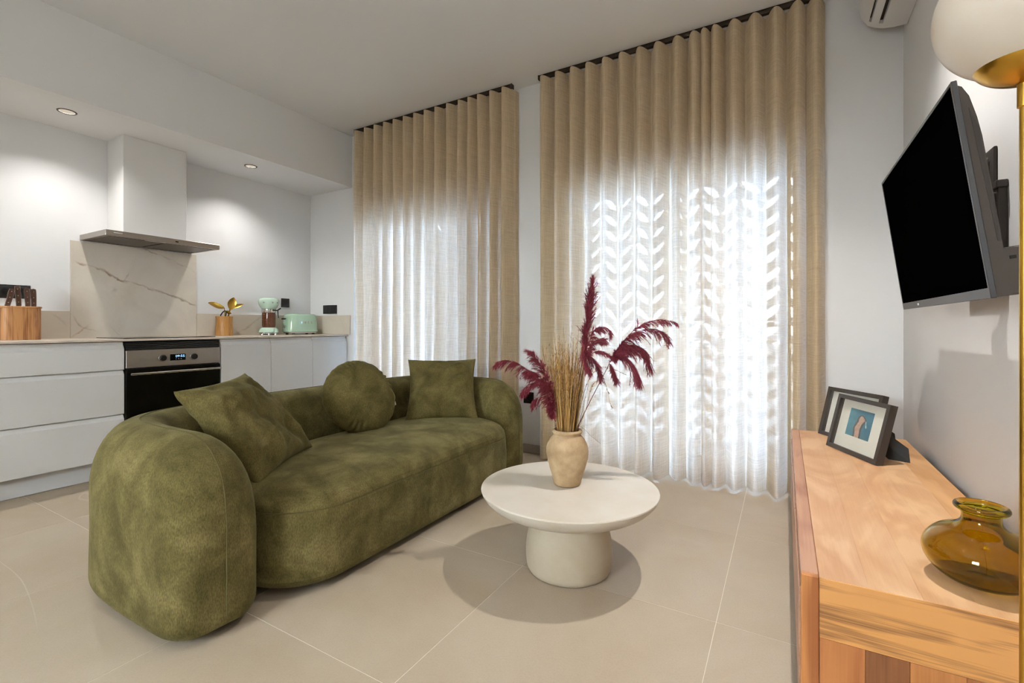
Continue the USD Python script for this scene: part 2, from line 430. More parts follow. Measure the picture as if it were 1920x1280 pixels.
def tube(pts, r, sides=8, caps=True):
    p = np.asarray(pts, float)
    r = np.broadcast_to(np.asarray(r, float), (len(p),))
    t = np.gradient(p, axis=0); t /= np.linalg.norm(t, axis=1, keepdims=True) + 1e-12
    ref = np.array([0, 0, 1.0]) if abs(t[0, 2]) < 0.9 else np.array([1.0, 0, 0])
    a = np.cross(t[0], ref); a /= np.linalg.norm(a)
    A = [a]
    for k in range(1, len(p)):
        a = A[-1] - t[k] * (A[-1] @ t[k]); A.append(a / (np.linalg.norm(a) + 1e-12))
    A = np.array(A); B = np.cross(t, A)
    ang = np.arange(sides) * 2 * PI / sides
    v = (p[:, None] + r[:, None, None] * (np.cos(ang)[None, :, None] * A[:, None] + np.sin(ang)[None, :, None] * B[:, None])).reshape(-1, 3)
    i, j = np.meshgrid(np.arange(len(p) - 1), np.arange(sides), indexing='ij'); j2 = (j + 1) % sides
    f = np.stack([i * sides + j, i * sides + j2, (i + 1) * sides + j2, (i + 1) * sides + j], -1).reshape(-1, 4)
    f = np.vstack([f[:, [0, 1, 2]], f[:, [0, 2, 3]]])
    if caps:
        n = len(v); v = np.vstack([v, p[0], p[-1]]); k = np.arange(sides); k2 = (k + 1) % sides; e = (len(p) - 1) * sides
        f = np.vstack([f, np.stack([np.full(sides, n), k2, k], 1), np.stack([np.full(sides, n + 1), e + k, e + k2], 1)])
    return trimesh.Trimesh(v, f, process=False)


def loft(rings, cap0=True, cap1=True):
    """rings: list of (n,3) closed loops"""
    R = np.asarray(rings, float); k, n = R.shape[:2]
    v = R.reshape(-1, 3)
    i, j = np.meshgrid(np.arange(k - 1), np.arange(n), indexing='ij'); j2 = (j + 1) % n
    f = np.stack([i * n + j, i * n + j2, (i + 1) * n + j2, (i + 1) * n + j], -1).reshape(-1, 4)
    f = np.vstack([f[:, [0, 1, 2]], f[:, [0, 2, 3]]])
    a = np.arange(n); a2 = (a + 1) % n
    if cap0:
        v = np.vstack([v, R[0].mean(0)]); f = np.vstack([f, np.stack([np.full(n, len(v) - 1), a2, a], 1)])
    if cap1:
        v = np.vstack([v, R[-1].mean(0)]); f = np.vstack([f, np.stack([np.full(n, len(v) - 1), (k - 1) * n + a, (k - 1) * n + a2], 1)])
    return trimesh.Trimesh(v, f, process=False)


def extrude(poly, axis, a, b):
    """polygon (list of 2-D points) extruded from a to b along axis: 'x' -> (y,z), 'y' -> (x,z), 'z' -> (x,y)"""
    from shapely.geometry import Polygon
    m = trimesh.creation.extrude_polygon(poly if hasattr(poly, 'geom_type') else Polygon(poly), b - a, engine='earcut')
    v = np.array(m.vertices); f = np.array(m.faces)
    p, h = v[:, :2], v[:, 2] + a
    if axis == 'z':
        v = np.c_[p, h]
    elif axis == 'x':
        v = np.c_[h, p[:, 0], p[:, 1]]
    else:
        v = np.c_[p[:, 0], h, p[:, 1]]; f = f[:, ::-1]
    return trimesh.Trimesh(v, f, process=False)


def rrect(w, h, r, n=8, cx=0, cy=0):
    out = []
    for k, (sx, sy) in enumerate(((1, 1), (-1, 1), (-1, -1), (1, -1))):
        for t in np.linspace(0, PI / 2, n):
            a = t + k * PI / 2
            out.append((cx + sx * (w / 2 - r) + r * math.cos(a), cy + sy * (h / 2 - r) + r * math.sin(a)))
    return np.array(out)


def ring_frame(w, h, t, d, axis_n='y'):
    """a flat rectangular ring w x h, bar width t, depth d, centred; in the x-z plane, thickness along y"""
    from shapely.geometry import Polygon
    p = Polygon([(-w / 2, -h / 2), (w / 2, -h / 2), (w / 2, h / 2), (-w / 2, h / 2)], [[(-w / 2 + t, -h / 2 + t), (w / 2 - t, -h / 2 + t), (w / 2 - t, h / 2 - t), (-w / 2 + t, h / 2 - t)]])
    return extrude(p, 'y', -d / 2, d / 2)


def cut(a, *bs):
    A = m3.Manifold(m3.Mesh(np.asarray(a.vertices, np.float32), np.asarray(a.faces, np.uint32)))
    for b in bs:
        A = A - m3.Manifold(m3.Mesh(np.asarray(b.vertices, np.float32), np.asarray(b.faces, np.uint32)))
    mm = A.to_mesh()
    return trimesh.Trimesh(mm.vert_properties[:, :3], mm.tri_verts, process=False)


def frame_from(right, up, origin):
    """4x4 with local x=right, z=up, y=into (so the front is -y)"""
    r = np.asarray(right, float); r /= np.linalg.norm(r)
    u = np.asarray(up, float); u -= r * (u @ r); u /= np.linalg.norm(u)
    T = np.eye(4); T[:3, 0], T[:3, 1], T[:3, 2], T[:3, 3] = r, np.cross(u, r), u, origin
    return T


# room numbers
XL, XR, YB, YF, ZC = -4.357, 0.556, 3.27, -2.5, 2.87
SOF_X, SOF_Z = -3.72, 2.365

# ================================================================== THE SETTING
fl = thing('floor', kind='structure')
part(fl, 'grout_bed', box(XL - 0.2, XR + 0.2, YF - 0.2, YB + 0.22, -0.12, -0.0007), 'grout')
TX0, TY0, TW, TH, JT = -0.2, 0.963, 0.7445, 0.7585, 0.0022
rngt = np.random.default_rng(3)
for i in range(-7, 2):
    for j in range(-6, 5):
        x0, x1 = max(TX0 + i * TW + JT / 2, XL), min(TX0 + (i + 1) * TW - JT / 2, XR)
        y0, y1 = max(TY0 + j * TH + JT / 2, YF), min(TY0 + (j + 1) * TH - JT / 2, YB + 0.2)
        if x1 - x0 < 0.03 or y1 - y0 < 0.03:
            continue
        part(fl, 'floor_tile', rbox(x0, x1, y0, y1, -0.011, 0.0, 0.0004), TILE[int(rngt.integers(0, 5))])

ce = thing('ceiling', kind='structure')
slab = box(XL - 0.2, XR + 0.2, YF - 0.2, YB + 0.22, ZC, ZC + 0.15)
for x, y in ((0.12, 2.02), (-1.6, 0.1), (0.1, -0.2), (-1.6, -1.5), (0.1, -1.5)):
    slab = cut(slab, move(trimesh.creation.cylinder(0.042, 0.16, sections=40), x, y, ZC + 0.03))
part(ce, 'ceiling_slab', slab, 'ceiling', smooth=False)
soffit = box(XL, SOF_X, YF, YB, SOF_Z, ZC)
for y in (1.193, 2.394, -0.01):
    soffit = cut(soffit, move(trimesh.creation.cylinder(0.042, 0.16, sections=40), -3.975, y, SOF_Z + 0.03))
part(ce, 'soffit', soffit, 'ceiling', smooth=20)

WIN_L, WIN_R, WIN_TOP = (-3.70, -2.19), (-1.45, 0.09), 2.03
wb = box(XL - 0.2, XR + 0.2, YB, YB + 0.22, -0.1, ZC)
for a, b in (WIN_L, WIN_R):
    wb = cut(wb, box(a, b, YB - 0.1, YB + 0.4, 0.0, WIN_TOP))
solo('wall_back', wb, 'wall', kind='structure', smooth=False)
solo('wall_left', box(XL - 0.2, XL, YF - 0.2, YB, -0.1, ZC), 'wall', kind='structure', smooth=False)
solo('wall_right', box(XR, XR + 0.2, YF - 0.2, YB, -0.1, ZC), 'wall', kind='structure', smooth=False)
solo('wall_front', cut(box(XL, XR, YF - 0.2, YF, -0.1, ZC), box(-2.1, -0.9, YF - 0.3, YF + 0.1, 1.0, 2.2)), 'wall', kind='structure', smooth=False)  # out of view, bounces light back; opening cut for the added window
wf = thing('window_3', kind='structure')  # added window behind the camera, lets in daylight as fill
part(wf, 'window_frame', move(ring_frame(1.2, 1.2, 0.06, 0.07), -1.5, YF - 0.1, 1.6), 'frame_white', smooth=False)
part(wf, 'mullion', box(-1.53, -1.47, YF - 0.13, YF - 0.07, 1.05, 2.15), 'frame_white', smooth=False)
for a, b in ((-2.05, -1.53), (-1.47, -0.95)):
    part(wf, 'pane', box(a, b, YF - 0.103, YF - 0.097, 1.05, 2.15), 'pane', smooth=False)
bb = thing('baseboard_back', kind='structure')
for x0, x1 in ((-2.19, -1.80), (-1.797, -1.46), (0.10, XR)):
    part(bb, 'skirting_tile', rbox(x0, x1, YB - 0.009, YB, 0.001, 0.07, 0.002), 'skirting')
br = thing('baseboard_right', kind='structure')
for k in range(8):
    part(br, 'skirting_tile', rbox(XR - 0.009, XR, -2.49 + k * 0.72, -2.49 + k * 0.72 + 0.717, 0.001, 0.07, 0.002), 'skirting')


def window(name, a, b, panes):
    w = thing(name, kind='structure')
    yc = YB + 0.17
    H = WIN_TOP
    part(w, 'window_frame', move(ring_frame(b - a, H, 0.045, 0.08), (a + b) / 2, yc, H / 2), 'frame_white', smooth=False)
    for k, (p0, p1) in enumerate(panes):
        z0, z1, st = 0.115, 1.972, 0.058
        s = part(w, 'sash', move(ring_frame(p1 - p0 + 2 * st, z1 - z0 + 2 * st, st, 0.05), (p0 + p1) / 2, yc - 0.012 + 0.01 * k, (z0 + z1) / 2), 'frame_white', smooth=False)
        part(s, 'pane', box(p0 - 0.01, p1 + 0.01, yc + 0.004 + 0.01 * k, yc + 0.01 + 0.01 * k, z0 - 0.01, z1 + 0.01), 'pane_blue', smooth=False)
    hx = panes[1][1] + 0.03
    part(w, 'window_handle', cat(rbox(hx - 0.014, hx + 0.014, yc - 0.05, yc - 0.035, 0.93, 1.07, 0.004), rbox(hx - 0.009, hx + 0.009, yc - 0.09, yc - 0.045, 0.99, 1.01, 0.003), rbox(hx - 0.10, hx + 0.009, yc - 0.10, yc - 0.086, 0.99, 1.012, 0.005)), 'frame_white')


window('window_1', *WIN_L, [(-3.62, -3.10), (-2.965, -2.285)])
window('window_2', *WIN_R, [(-1.33, -0.736), (-0.635, -0.025)])

# ------------------------------------------------------------------ outside: balcony, breeze blocks, street
solo('balcony_floor', box(-5.2, 1.9, YB + 0.22, 4.75, -0.18, -0.02), 'concrete', kind='structure')
solo('balcony_ceiling', box(-5.2, 1.9, YB + 0.22, 4.75, 2.62, 2.80), 'wall', kind='structure')  # out of view, shades the balcony from the sky overhead
solo('street_ground', box(-60, 60, -120, 120, -3.4, -3.2), 'ground', kind='structure')
LY, CELL = 4.42, 0.15


def breeze(flip):
    n = 10
    t = np.linspace(-1, 1, n)
    L, W = 0.094, 0.031
    up_ = [(L * s, W * (1 - s * s)) for s in t]
    dn = [(L * s, -W * (1 - s * s)) for s in t[::-1][1:-1]]
    pts = np.array(up_ + dn)
    a = math.radians(45 if not flip else 135)
    R = np.array([[math.cos(a), -math.sin(a)], [math.sin(a), math.cos(a)]])
    pts = pts @ R.T
    from shapely.geometry import Polygon
    h = CELL / 2 - 0.002
    return extrude(Polygon([(-h, -h), (h, -h), (h, h), (-h, h)], [pts.tolist()]), 'y', -0.045, 0.045)


BZ = [breeze(False), breeze(True)]
scr = thing('breeze_block_screen', 'white cement breeze block screen with leaf-shaped openings outside the balcony doors', 'screen wall')
rest = []
for i in range(-30, 10):
    for j in range(17):
        m = move(BZ[i % 2], -0.10 + i * CELL, LY, 0.055 + j * CELL)
        if -12 <= i <= 1 or (-27 <= i <= -19 and j >= 13):
            part(scr, 'breeze_block', m, 'block', smooth=False)
        else:
            rest.append(m)
part(scr, 'breeze_block_rest', cat(*rest), 'block', smooth=False, kind='stuff')

ls = thing('balcony_slat_screen', 'white horizontal slat screen behind the curtain beside the kitchen', 'screen')
for k in range(30):
    part(ls, 'slat', move(rbox(-4.6, -2.55, 4.20, 4.212, 0.0, 0.052, 0.003), 0, 0, 0.08 + k * 0.064), 'slat', smooth=False)
for x in (-4.55, -3.7, -2.60):
    part(ls, 'post', rbox(x, x + 0.04, 4.212, 4.25, -0.02, 2.02, 0.003), 'slat', smooth=False)

# ------------------------------------------------------------------ ceiling spots


def downlight(x, y, z, label, group=None, power=FILL_SPOT, cone=85, color=SPOT_COLOR):
    d = thing('ceiling_downlight', label, 'ceiling light', (x, y, z), group=group)
    part(d, 'trim_ring', lathe([(0.040, 0.0), (0.040, -0.003), (0.044, -0.0045), (0.049, -0.003), (0.050, 0.0)], 40), 'spot_trim')
    part(d, 'reflector', lathe([(0.0401, -0.002), (0.038, 0.012), (0.030, 0.040), (0.022, 0.05)], 32), 'reflector')
    part(d, 'lamp', lathe([(0.0, 0.046), (0.012, 0.045), (0.021, 0.05), (0.0, 0.052)], 24), 'lamp')
    l = UsdLux.SphereLight.Define(stage, str(d.GetPath()) + '/light')
    l.AddTranslateOp().Set((0, 0, 0.016))
    l.CreateRadiusAttr(0.010)
    l.CreateIntensityAttr(power)
    l.CreateColorAttr(Gf.Vec3f(*color))
    sh = UsdLux.ShapingAPI.Apply(l.GetPrim())
    sh.CreateShapingConeAngleAttr(cone)
    sh.CreateShapingConeSoftnessAttr(1.0)
    return d


downlight(-3.975, 1.193, SOF_Z, 'round recessed spot in the kitchen soffit left of the cooker hood', power=SPOT_KITCHEN, cone=60, color=(1.0, 0.98, 0.95))
downlight(-3.975, 2.394, SOF_Z, 'round recessed spot in the kitchen soffit right of the cooker hood', power=SPOT_KITCHEN, cone=60, color=(1.0, 0.98, 0.95))
downlight(-3.975, -0.01, SOF_Z, 'round recessed spot in the kitchen soffit outside the picture', power=SPOT_KITCHEN, cone=60, color=(1.0, 0.98, 0.95))
downlight(0.12, 2.02, ZC, 'round recessed spot in the main ceiling over the wooden console', power=KEY, cone=48)
for x, y, w_ in ((-1.6, 0.1, 'above the open floor left of the camera'), (0.1, -0.2, 'just behind the camera'), (-1.6, -1.5, 'in front of the added rear window'), (0.1, -1.5, 'in the rear right corner of the room')):
    downlight(x, y, ZC, 'added unseen fill spot in the main ceiling ' + w_)  # fill lamps added out of view to even out the room light

# ================================================================== CURTAINS


def curtain(name, label, x0, x1, crests, y=3.18, top=2.835, amp=0.052, seed=0, bottom=0.012, drift=0.012, ret=(False, False)):
    """crests: x of each front fold at the top"""
    c = np.asarray(crests, float)
    cb = np.r_[2 * c[0] - c[1], c, 2 * c[-1] - c[-2]]
    n = 22
    xs, ph = [], []
    for k in range(len(cb) - 1):
        t = np.arange(n) / n
        xs.append(cb[k] + (cb[k + 1] - cb[k]) * t); ph.append(2 * PI * (t + k))
    xs, ph = np.concatenate(xs), np.concatenate(ph)
    keep = (xs >= x0) & (xs <= x1)
    xs, ph = xs[keep], ph[keep]
    zs = np.linspace(top, bottom, 34)
    X, Z = np.meshgrid(xs, zs)
    P = np.repeat(ph[None], len(zs), 0)
    dn = (top - Z) / (top - bottom)
    nx = meshkit.fbm(np.stack([X * 5.0, dn * 1.6, np.full_like(X, seed)], -1), 3) - 0.5
    na = meshkit.noise(np.stack([X * 7.0, dn * 1.2, np.full_like(X, seed + 9.0)], -1)) - 0.5
    A = amp * (1 + 0.9 * na * np.clip(dn * 2, 0, 1)) * (1 + 0.15 * dn)
    Y = y - A * (np.cos(P) + 0.30 * np.cos(2 * P)) + 0.02 * nx * dn
    X = X + 0.016 * np.sin(P) + drift * 2.5 * nx * dn
    for side, on in zip((0, -1), ret):                      # the outer edge turns back to the wall
        if on:
            sg = -1 if side == 0 else 1
            cx_, cy_ = X[:, side], Y[:, side]
            ex = [(cx_ + sg * 0.006 * q, cy_ + (YB - 0.012 - cy_) * q) for q in (0.25, 0.5, 0.75, 1.0)]
            if side == 0:
                X = np.c_[tuple(e[0] for e in ex[::-1]) + (X,)]; Y = np.c_[tuple(e[1] for e in ex[::-1]) + (Y,)]; Z = np.c_[tuple(Z[:, :1] for e in ex) + (Z,)]
            else:
                X = np.c_[(X,) + tuple(e[0] for e in ex)]; Y = np.c_[(Y,) + tuple(e[1] for e in ex)]; Z = np.c_[(Z,) + tuple(Z[:, :1] for e in ex)]
    k, w = X.shape
    v = np.stack([X, Y, Z], -1).reshape(-1, 3)
    i, j = np.meshgrid(np.arange(k - 1), np.arange(w - 1), indexing='ij')
    f = np.stack([i * w + j, (i + 1) * w + j, (i + 1) * w + j + 1, i * w + j + 1], -1).reshape(-1, 4)
    m = trimesh.Trimesh(v, np.vstack([f[:, [0, 1, 2]], f[:, [0, 2, 3]]]), process=False)
    return solo(name, m, 'curtain', label, 'curtain', smooth=True)


def track(label, x0, x1):
    t = thing('curtain_track', label, 'curtain rail')
    part(t, 'rail', cat(rbox(x0, x1, 3.166, 3.172, 2.842, ZC, 0.001), rbox(x0, x1, 3.188, 3.194, 2.842, ZC, 0.001), rbox(x0, x1, 3.166, 3.194, 2.862, ZC, 0.001)), 'bronze', smooth=False)
    for x in (x0, x1):
        part(t, 'end_cap', rbox(x - 0.004, x + 0.004, 3.160, 3.200, 2.836, ZC, 0.002), 'bronze')


def cx(us, v=300, y=3.16):
    return [float(at_y(u, v, y)[0]) for u in us]


left = cx([600 + p / 4.571 for p in (330, 412, 495, 575, 658, 745, 834, 924, 1016, 1115, 1215, 1297, 1380, 1485, 1590)])
right = cx([1000 + p / 3.4286 for p in (70, 165, 262, 362, 470, 578, 692, 805, 930, 1036, 1102, 1170, 1292, 1425, 1560, 1697, 1815)])
curtain('curtain', 'beige linen curtain panel at the left window, half nearest the kitchen cabinets', left[0] - 0.075, (left[11] + left[12]) / 2 - 0.010, left[:12], seed=1, ret=(True, False))
curtain('curtain', 'beige linen curtain panel at the left window, narrow half behind the far sofa arm', (left[11] + left[12]) / 2 + 0.012, left[14] + 0.06, left[12:15], seed=5, ret=(False, True))
curtain('curtain', 'beige linen curtain panel behind the vase of dried grass', right[0] - 0.045, (right[9] + right[10]) / 2 - 0.006, right[:10], seed=3, ret=(True, False))
curtain('curtain', 'beige linen curtain panel beside the television, hanging down behind the wooden console', (right[9] + right[10]) / 2 + 0.006, right[16] + 0.05, right[10:17], seed=7, ret=(False, True))
track('dark ceiling track above the curtains of the left window', left[0] - 0.06, left[14] + 0.05)
track('dark ceiling track above the curtains of the right window', right[0] - 0.05, right[16] + 0.05)

# ================================================================== SOFA
SZ = 0.63


def sofa_shell():
    half = [(-1.55, 0.853), (-1.80, 0.85), (-2.06, 0.852), (-2.24, 0.895), (-2.36, 1.02), (-2.41, 1.25), (-2.435, 1.5), (-2.445, 1.815)]
    path = np.array(half + [(x, 3.63 - y) for x, y in half[::-1][1:]])
    p = spline(path, 200)
    s = np.r_[0, np.cumsum(np.linalg.norm(np.diff(p, axis=0), axis=1))]
    L = s[-1]
    a, b = 0.15, 0.25
    # resample with more rings at the tips
    u = np.r_[a * (1 - np.cos(np.linspace(0.03, PI / 2, 16))), np.linspace(a, L - a, 110)[1:-1], L - a * (1 - np.cos(np.linspace(PI / 2, 0.03, 16)))]
    px, py = np.interp(u, s, p[:, 0]), np.interp(u, s, p[:, 1])
    t = np.stack([np.gradient(px, u), np.gradient(py, u)], 1); t /= np.linalg.norm(t, axis=1, keepdims=True)
    nrm = np.stack([t[:, 1], -t[:, 0]], 1)
    rings = []
    for k in range(len(u)):
        d = min(u[k], L - u[k])
        w = (1 - (1 - min(d / a, 1)) ** 2.7) ** (1 / 2.7)
        g = (1 - (1 - min(d / b, 1)) ** 2.2) ** (1 / 2.2)
        hw = 0.150 * w
        H = 0.03 + (SZ - 0.03) * (0.58 + 0.42 * g)
        z0 = 0.022 + 0.03 * (1 - w)
        rb = 0.05
        ht = min(0.25, (H - z0) * 0.5)
        loop = []
        for q in np.linspace(-PI / 2, 0, 7):                      # outer bottom corner
            loop.append((hw - rb * w + rb * w * math.cos(q), z0 + rb + rb * math.sin(q)))
        for zz in np.linspace(z0 + rb, H - ht, 8)[1:]:
            loop.append((hw, zz))
        for q in np.linspace(0, PI, 22)[1:-1]:                    # rounded top
            c_, s_ = math.cos(q), math.sin(q)
            loop.append((hw * abs(c_) ** 0.9 * (1 if c_ > 0 else -1), H - ht + ht * abs(s_) ** 0.95))
        for zz in np.linspace(H - ht, z0 + rb, 8)[:-1]:
            loop.append((-hw, zz))
        for q in np.linspace(PI, 1.5 * PI, 7):
            loop.append((-hw + rb * w + rb * w * math.cos(q), z0 + rb + rb * math.sin(q)))
        loop = np.array(loop)
        rings.append(np.c_[px[k] + nrm[k, 0] * loop[:, 0], py[k] + nrm[k, 1] * loop[:, 0], loop[:, 1]])
    m = loft(rings)
    v = np.array(m.vertices)
    m.vertices = v + 0.006 * (np.stack([meshkit.fbm(v * 4, 2, seed=i) for i in range(3)], 1) - 0.5) * [1, 1, 0.6]
    return m, rings, u, L


def sofa_seat():
    cx_, cy_, hx, hy = -1.885, 1.8375, 0.40, 0.822
    prof = [(0.022, 0.07), (0.026, 0.035), (0.040, 0.012), (0.065, 0.0), (0.12, -0.003), (0.20, -0.004), (0.27, -0.001), (0.300, 0.001), (0.306, 0.006), (0.312, 0.003),
            (0.33, 0.008), (0.352, 0.022), (0.370, 0.048), (0.384, 0.085), (0.394, 0.13), (0.401, 0.19), (0.406, 0.26), (0.409, 0.33), (0.41, 0.385)]
    rings = []
    for z, d in prof:
        r = max(0.24 - d * 0.6, 0.01)
        o = rrect(2 * (hx - d), 2 * (hy - d), min(r, (hx - d) * 0.98), 14)
        # more points along the long sides
        o = np.vstack([np.linspace(o[k], o[(k + 1) % len(o)], 2 if np.linalg.norm(o[k] - o[(k + 1) % len(o)]) < 0.1 else 17)[:-1] for k in range(len(o))]) if False else o
        bow = 0.022 * (1 - (o[:, 1] / hy) ** 2)
        sag = 0.012 * (1 - (o[:, 1] / hy) ** 2) if z > 0.33 else 0.0
        zz = np.full(len(o), z) + (0.022 * np.clip((np.abs(o[:, 1]) / hy) - 0.55, 0, 1) if z > 0.25 else 0)
        rings.append(np.c_[cx_ + o[:, 0] + bow * (o[:, 0] > 0), cy_ + o[:, 1], zz])
    m = loft(rings)
    m = m.subdivide_to_size(0.06) if hasattr(m, 'subdivide_to_size') else m
    v = np.array(m.vertices)
    m.vertices = v + 0.010 * np.c_[np.zeros(len(v)), np.zeros(len(v)), (meshkit.fbm(v * 5, 2) - 0.5) * (v[:, 2] > 0.33)]
    return m, rings[8]


sofa = thing('sofa', 'olive green velvet sofa with a curved rounded backrest', 'sofa')
shell, srings, su, sL = sofa_shell()
sb = part(sofa, 'backrest', shell, 'velvet', smooth=50)
ridge = np.array([r_[r_[:, 2] > r_[:, 2].max() - 0.004].mean(0) + [0, 0, 0.0005] for r_ in srings])


def tip_line(r_):
    zz = np.linspace(r_[:, 2].max() - 0.01, r_[:, 2].min() + 0.02, 12)
    return np.c_[np.full(12, r_[:, 0].max() + 0.0035), np.full(12, r_[:, 1].mean()), zz]


part(sb, 'seam', tube(np.vstack([tip_line(srings[0])[::-1], ridge[1:-1], tip_line(srings[-1])]), 0.0022, 5), 'seam')
seat, seam_loop = sofa_seat()
st = part(sofa, 'seat', seat, 'velvet', smooth=50)
part(st, 'seam', tube(np.vstack([seam_loop, seam_loop[:1]]), 0.003, 5), 'seam')
for x, y in ((-1.72, 0.86), (-2.36, 1.15), (-1.72, 2.77), (-2.36, 2.5), (-1.65, 1.25), (-1.65, 2.45)):
    part(sofa, 'foot', lathe([(0.0, 0.0), (0.025, 0.0), (0.028, 0.05), (0.0, 0.05)], 16, (x, y, 0)), 'black_matt')


def square_cushion(s, thick, seed, sag=0.0):
    n = 44
    t = np.linspace(-1, 1, n)
    t = np.sign(t) * (1 - (1 - np.abs(t)) ** 1.35)
    U, V = np.meshgrid(t, t)
    out = []
    for side in (1, -1):
        prof = ((1 - np.abs(U) ** 2.6) * (1 - np.abs(V) ** 2.6)) ** 0.48
        pinch = 1 - 0.10 * (1 - V ** 2) * np.abs(U) ** 1.5
        pinchv = 1 - 0.10 * (1 - U ** 2) * np.abs(V) ** 1.5
        X, Z = U * s / 2 * pinch, V * s / 2 * pinchv
        P = np.stack([X * 8 + seed, Z * 8, np.full_like(X, side * 3.0)], -1)
        wr = meshkit.fbm(P, 4, seed) - 0.5
        corner = np.clip(np.abs(U * V) * 1.3, 0, 1)
        rad = np.sin(np.arctan2(V, U) * 9 + 5 * wr) * np.exp(-((np.maximum(np.abs(U), np.abs(V)) - 0.86) / 0.12) ** 2)
        edge = (1 - np.maximum(np.abs(U), np.abs(V)) ** 6)
        Y = -side * (thick / 2 * prof + (0.085 * wr - 0.05 * np.abs(meshkit.fbm(P * 1.3 + 7, 2, seed + 3) - 0.5) + 0.010 * rad) * edge)
        v = np.stack([X, Y, Z], -1).reshape(-1, 3)
        i, j = np.meshgrid(np.arange(n - 1), np.arange(n - 1), indexing='ij')
        q = np.stack([i * n + j, i * n + j + 1, (i + 1) * n + j + 1, (i + 1) * n + j], -1).reshape(-1, 4)
        f = np.vstack([q[:, [0, 1, 2]], q[:, [0, 2, 3]]])
        out.append(trimesh.Trimesh(v, f if side > 0 else f[:, ::-1], process=False))
    m = cat(*out); m.merge_vertices(digits_vertex=5)
    return m


def round_cushion(r, thick, seed):
    n, k = 180, 30
    a = np.arange(n) * 2 * PI / n
    rings = []
    rr = np.sin(np.linspace(0.02, PI / 2, k))
    for side, seq in ((1, rr), (-1, rr[::-1][1:])):
        for q in seq:
            th = thick / 2 * (1 - q ** 3.2) ** 0.55
            pleat = 0.010 * np.exp(-((q - 0.92) / 0.10) ** 2) * np.sin(a * 26 + 3.5 * np.sin(a * 5 + seed)) * (0.6 + 0.4 * np.sin(a * 3 + 1))
            ra = r * q * (1 + 0.006 * np.sin(a * 26) * (q > 0.9) + 0.012 * np.sin(3 * a + seed))
            wr = 0.012 * (meshkit.fbm(np.stack([np.cos(a) * q * 2.2, np.sin(a) * q * 2.2, np.full(n, side * 2.0)], -1) + 5, 3, seed) - 0.5)
            rings.append(np.c_[ra * np.cos(a), -side * (th + pleat + wr), ra * np.sin(a)])
    return loft(rings)


def cushion(label, kind, size, thick, c, right, up, seed, tag_at=None):
    t = thing('cushion', label, 'cushion', c, group=None)
    T = frame_from(right, up, (0, 0, 0))
    body = square_cushion(size, thick, seed) if kind == 'square' else round_cushion(size / 2, thick, seed)
    part(t, 'cover', xf(body, T), 'velvet2', smooth=60)
    if tag_at:
        part(t, 'tag', xf(rbox(tag_at[0] - 0.006, tag_at[0] + 0.012, -0.012, -0.006, tag_at[1] - 0.012, tag_at[1] + 0.012, 0.002), T), 'tag')
    return t


cushion('square olive velvet cushion standing tilted on a corner against the near sofa arm', 'square', 0.49, 0.19, (-2.015, 1.217, 0.572), (-0.503, 0.863, 0.044), (-0.552, -0.36, 0.752), 2)
cushion('round olive velvet cushion with gathered edge in the middle of the sofa', 'round', 0.44, 0.17, (-2.13, 1.93, 0.585), (0.20, 0.97, 0.0), (-0.42, 0.08, 0.9), 4, (0.205, -0.07))
cushion('square olive velvet cushion sitting upright against the far end of the sofa', 'square', 0.465, 0.18, (-1.975, 2.49, 0.575), (0.787, 0.617, 0.0), (-0.363, 0.466, 0.807), 6, (0.21, -0.19))

# ================================================================== COFFEE TABLE
TC = (-0.775, 1.812)
ct = thing('coffee_table', 'round off-white coffee table with a dish-shaped top on a bell-shaped foot', 'coffee table', (TC[0], TC[1], 0))
part(ct, 'tabletop', lathe(np.vstack([[(0.0, 0.232), (0.10, 0.232)], smooth_profile([(0.16, 0.233), (0.23, 0.243), (0.30, 0.268), (0.345, 0.300), (0.360, 0.322)], 24), [(0.3625, 0.328), (0.3615, 0.332), (0.357, 0.334), (0.20, 0.334), (0.0, 0.334)]]), 96), 'table_top', smooth=35)
part(ct, 'pedestal', lathe(np.vstack([[(0.0, 0.0), (0.160, 0.0), (0.166, 0.004)], smooth_profile([(0.172, 0.015), (0.177, 0.06), (0.175, 0.11), (0.166, 0.16), (0.150, 0.21), (0.138, 0.24)], 24), [(0.0, 0.24)]]), 80), 'plaster', smooth=35)

VB = (-0.79, 1.832)
VZ = 0.3342
vase = thing('clay_vase', 'rough sand-coloured clay vase on the round coffee table', 'vase', (VB[0], VB[1], VZ))
vp = np.vstack([[(0.0, 0.0), (0.050, 0.0), (0.054, 0.003)], smooth_profile([(0.056, 0.006), (0.068, 0.05), (0.082, 0.10), (0.088, 0.135), (0.084, 0.165), (0.068, 0.195), (0.055, 0.208)], 30)])
body = lathe(np.vstack([vp, smooth_profile([(0.0555, 0.211), (0.061, 0.216), (0.062, 0.224), (0.057, 0.229), (0.051, 0.228)], 10), [(0.048, 0.222), (0.048, 0.20), (0.070, 0.16), (0.075, 0.12), (0.05, 0.02), (0.0, 0.012)]]), 90)
bv = np.array(body.vertices)
rr_ = np.linalg.norm(bv[:, :2], axis=1, keepdims=True)
d_ = (meshkit.fbm(bv * [28, 28, 45], 4, seed=5)[:, None] - 0.5) * 0.006 * np.clip(rr_ / 0.03, 0, 1)
bv[:, :2] += bv[:, :2] / np.maximum(rr_, 1e-6) * d_
body.vertices = bv
part(vase, 'body', body, 'clay', smooth=60)

# dried flowers ------------------------------------------------------
VW = float((np.array([VB[0], VB[1], 0]) - [0, 0, 0]) @ FW)     # depth of the vase from the camera
MOUTH = np.array([VB[0], VB[1], VZ + 0.20])


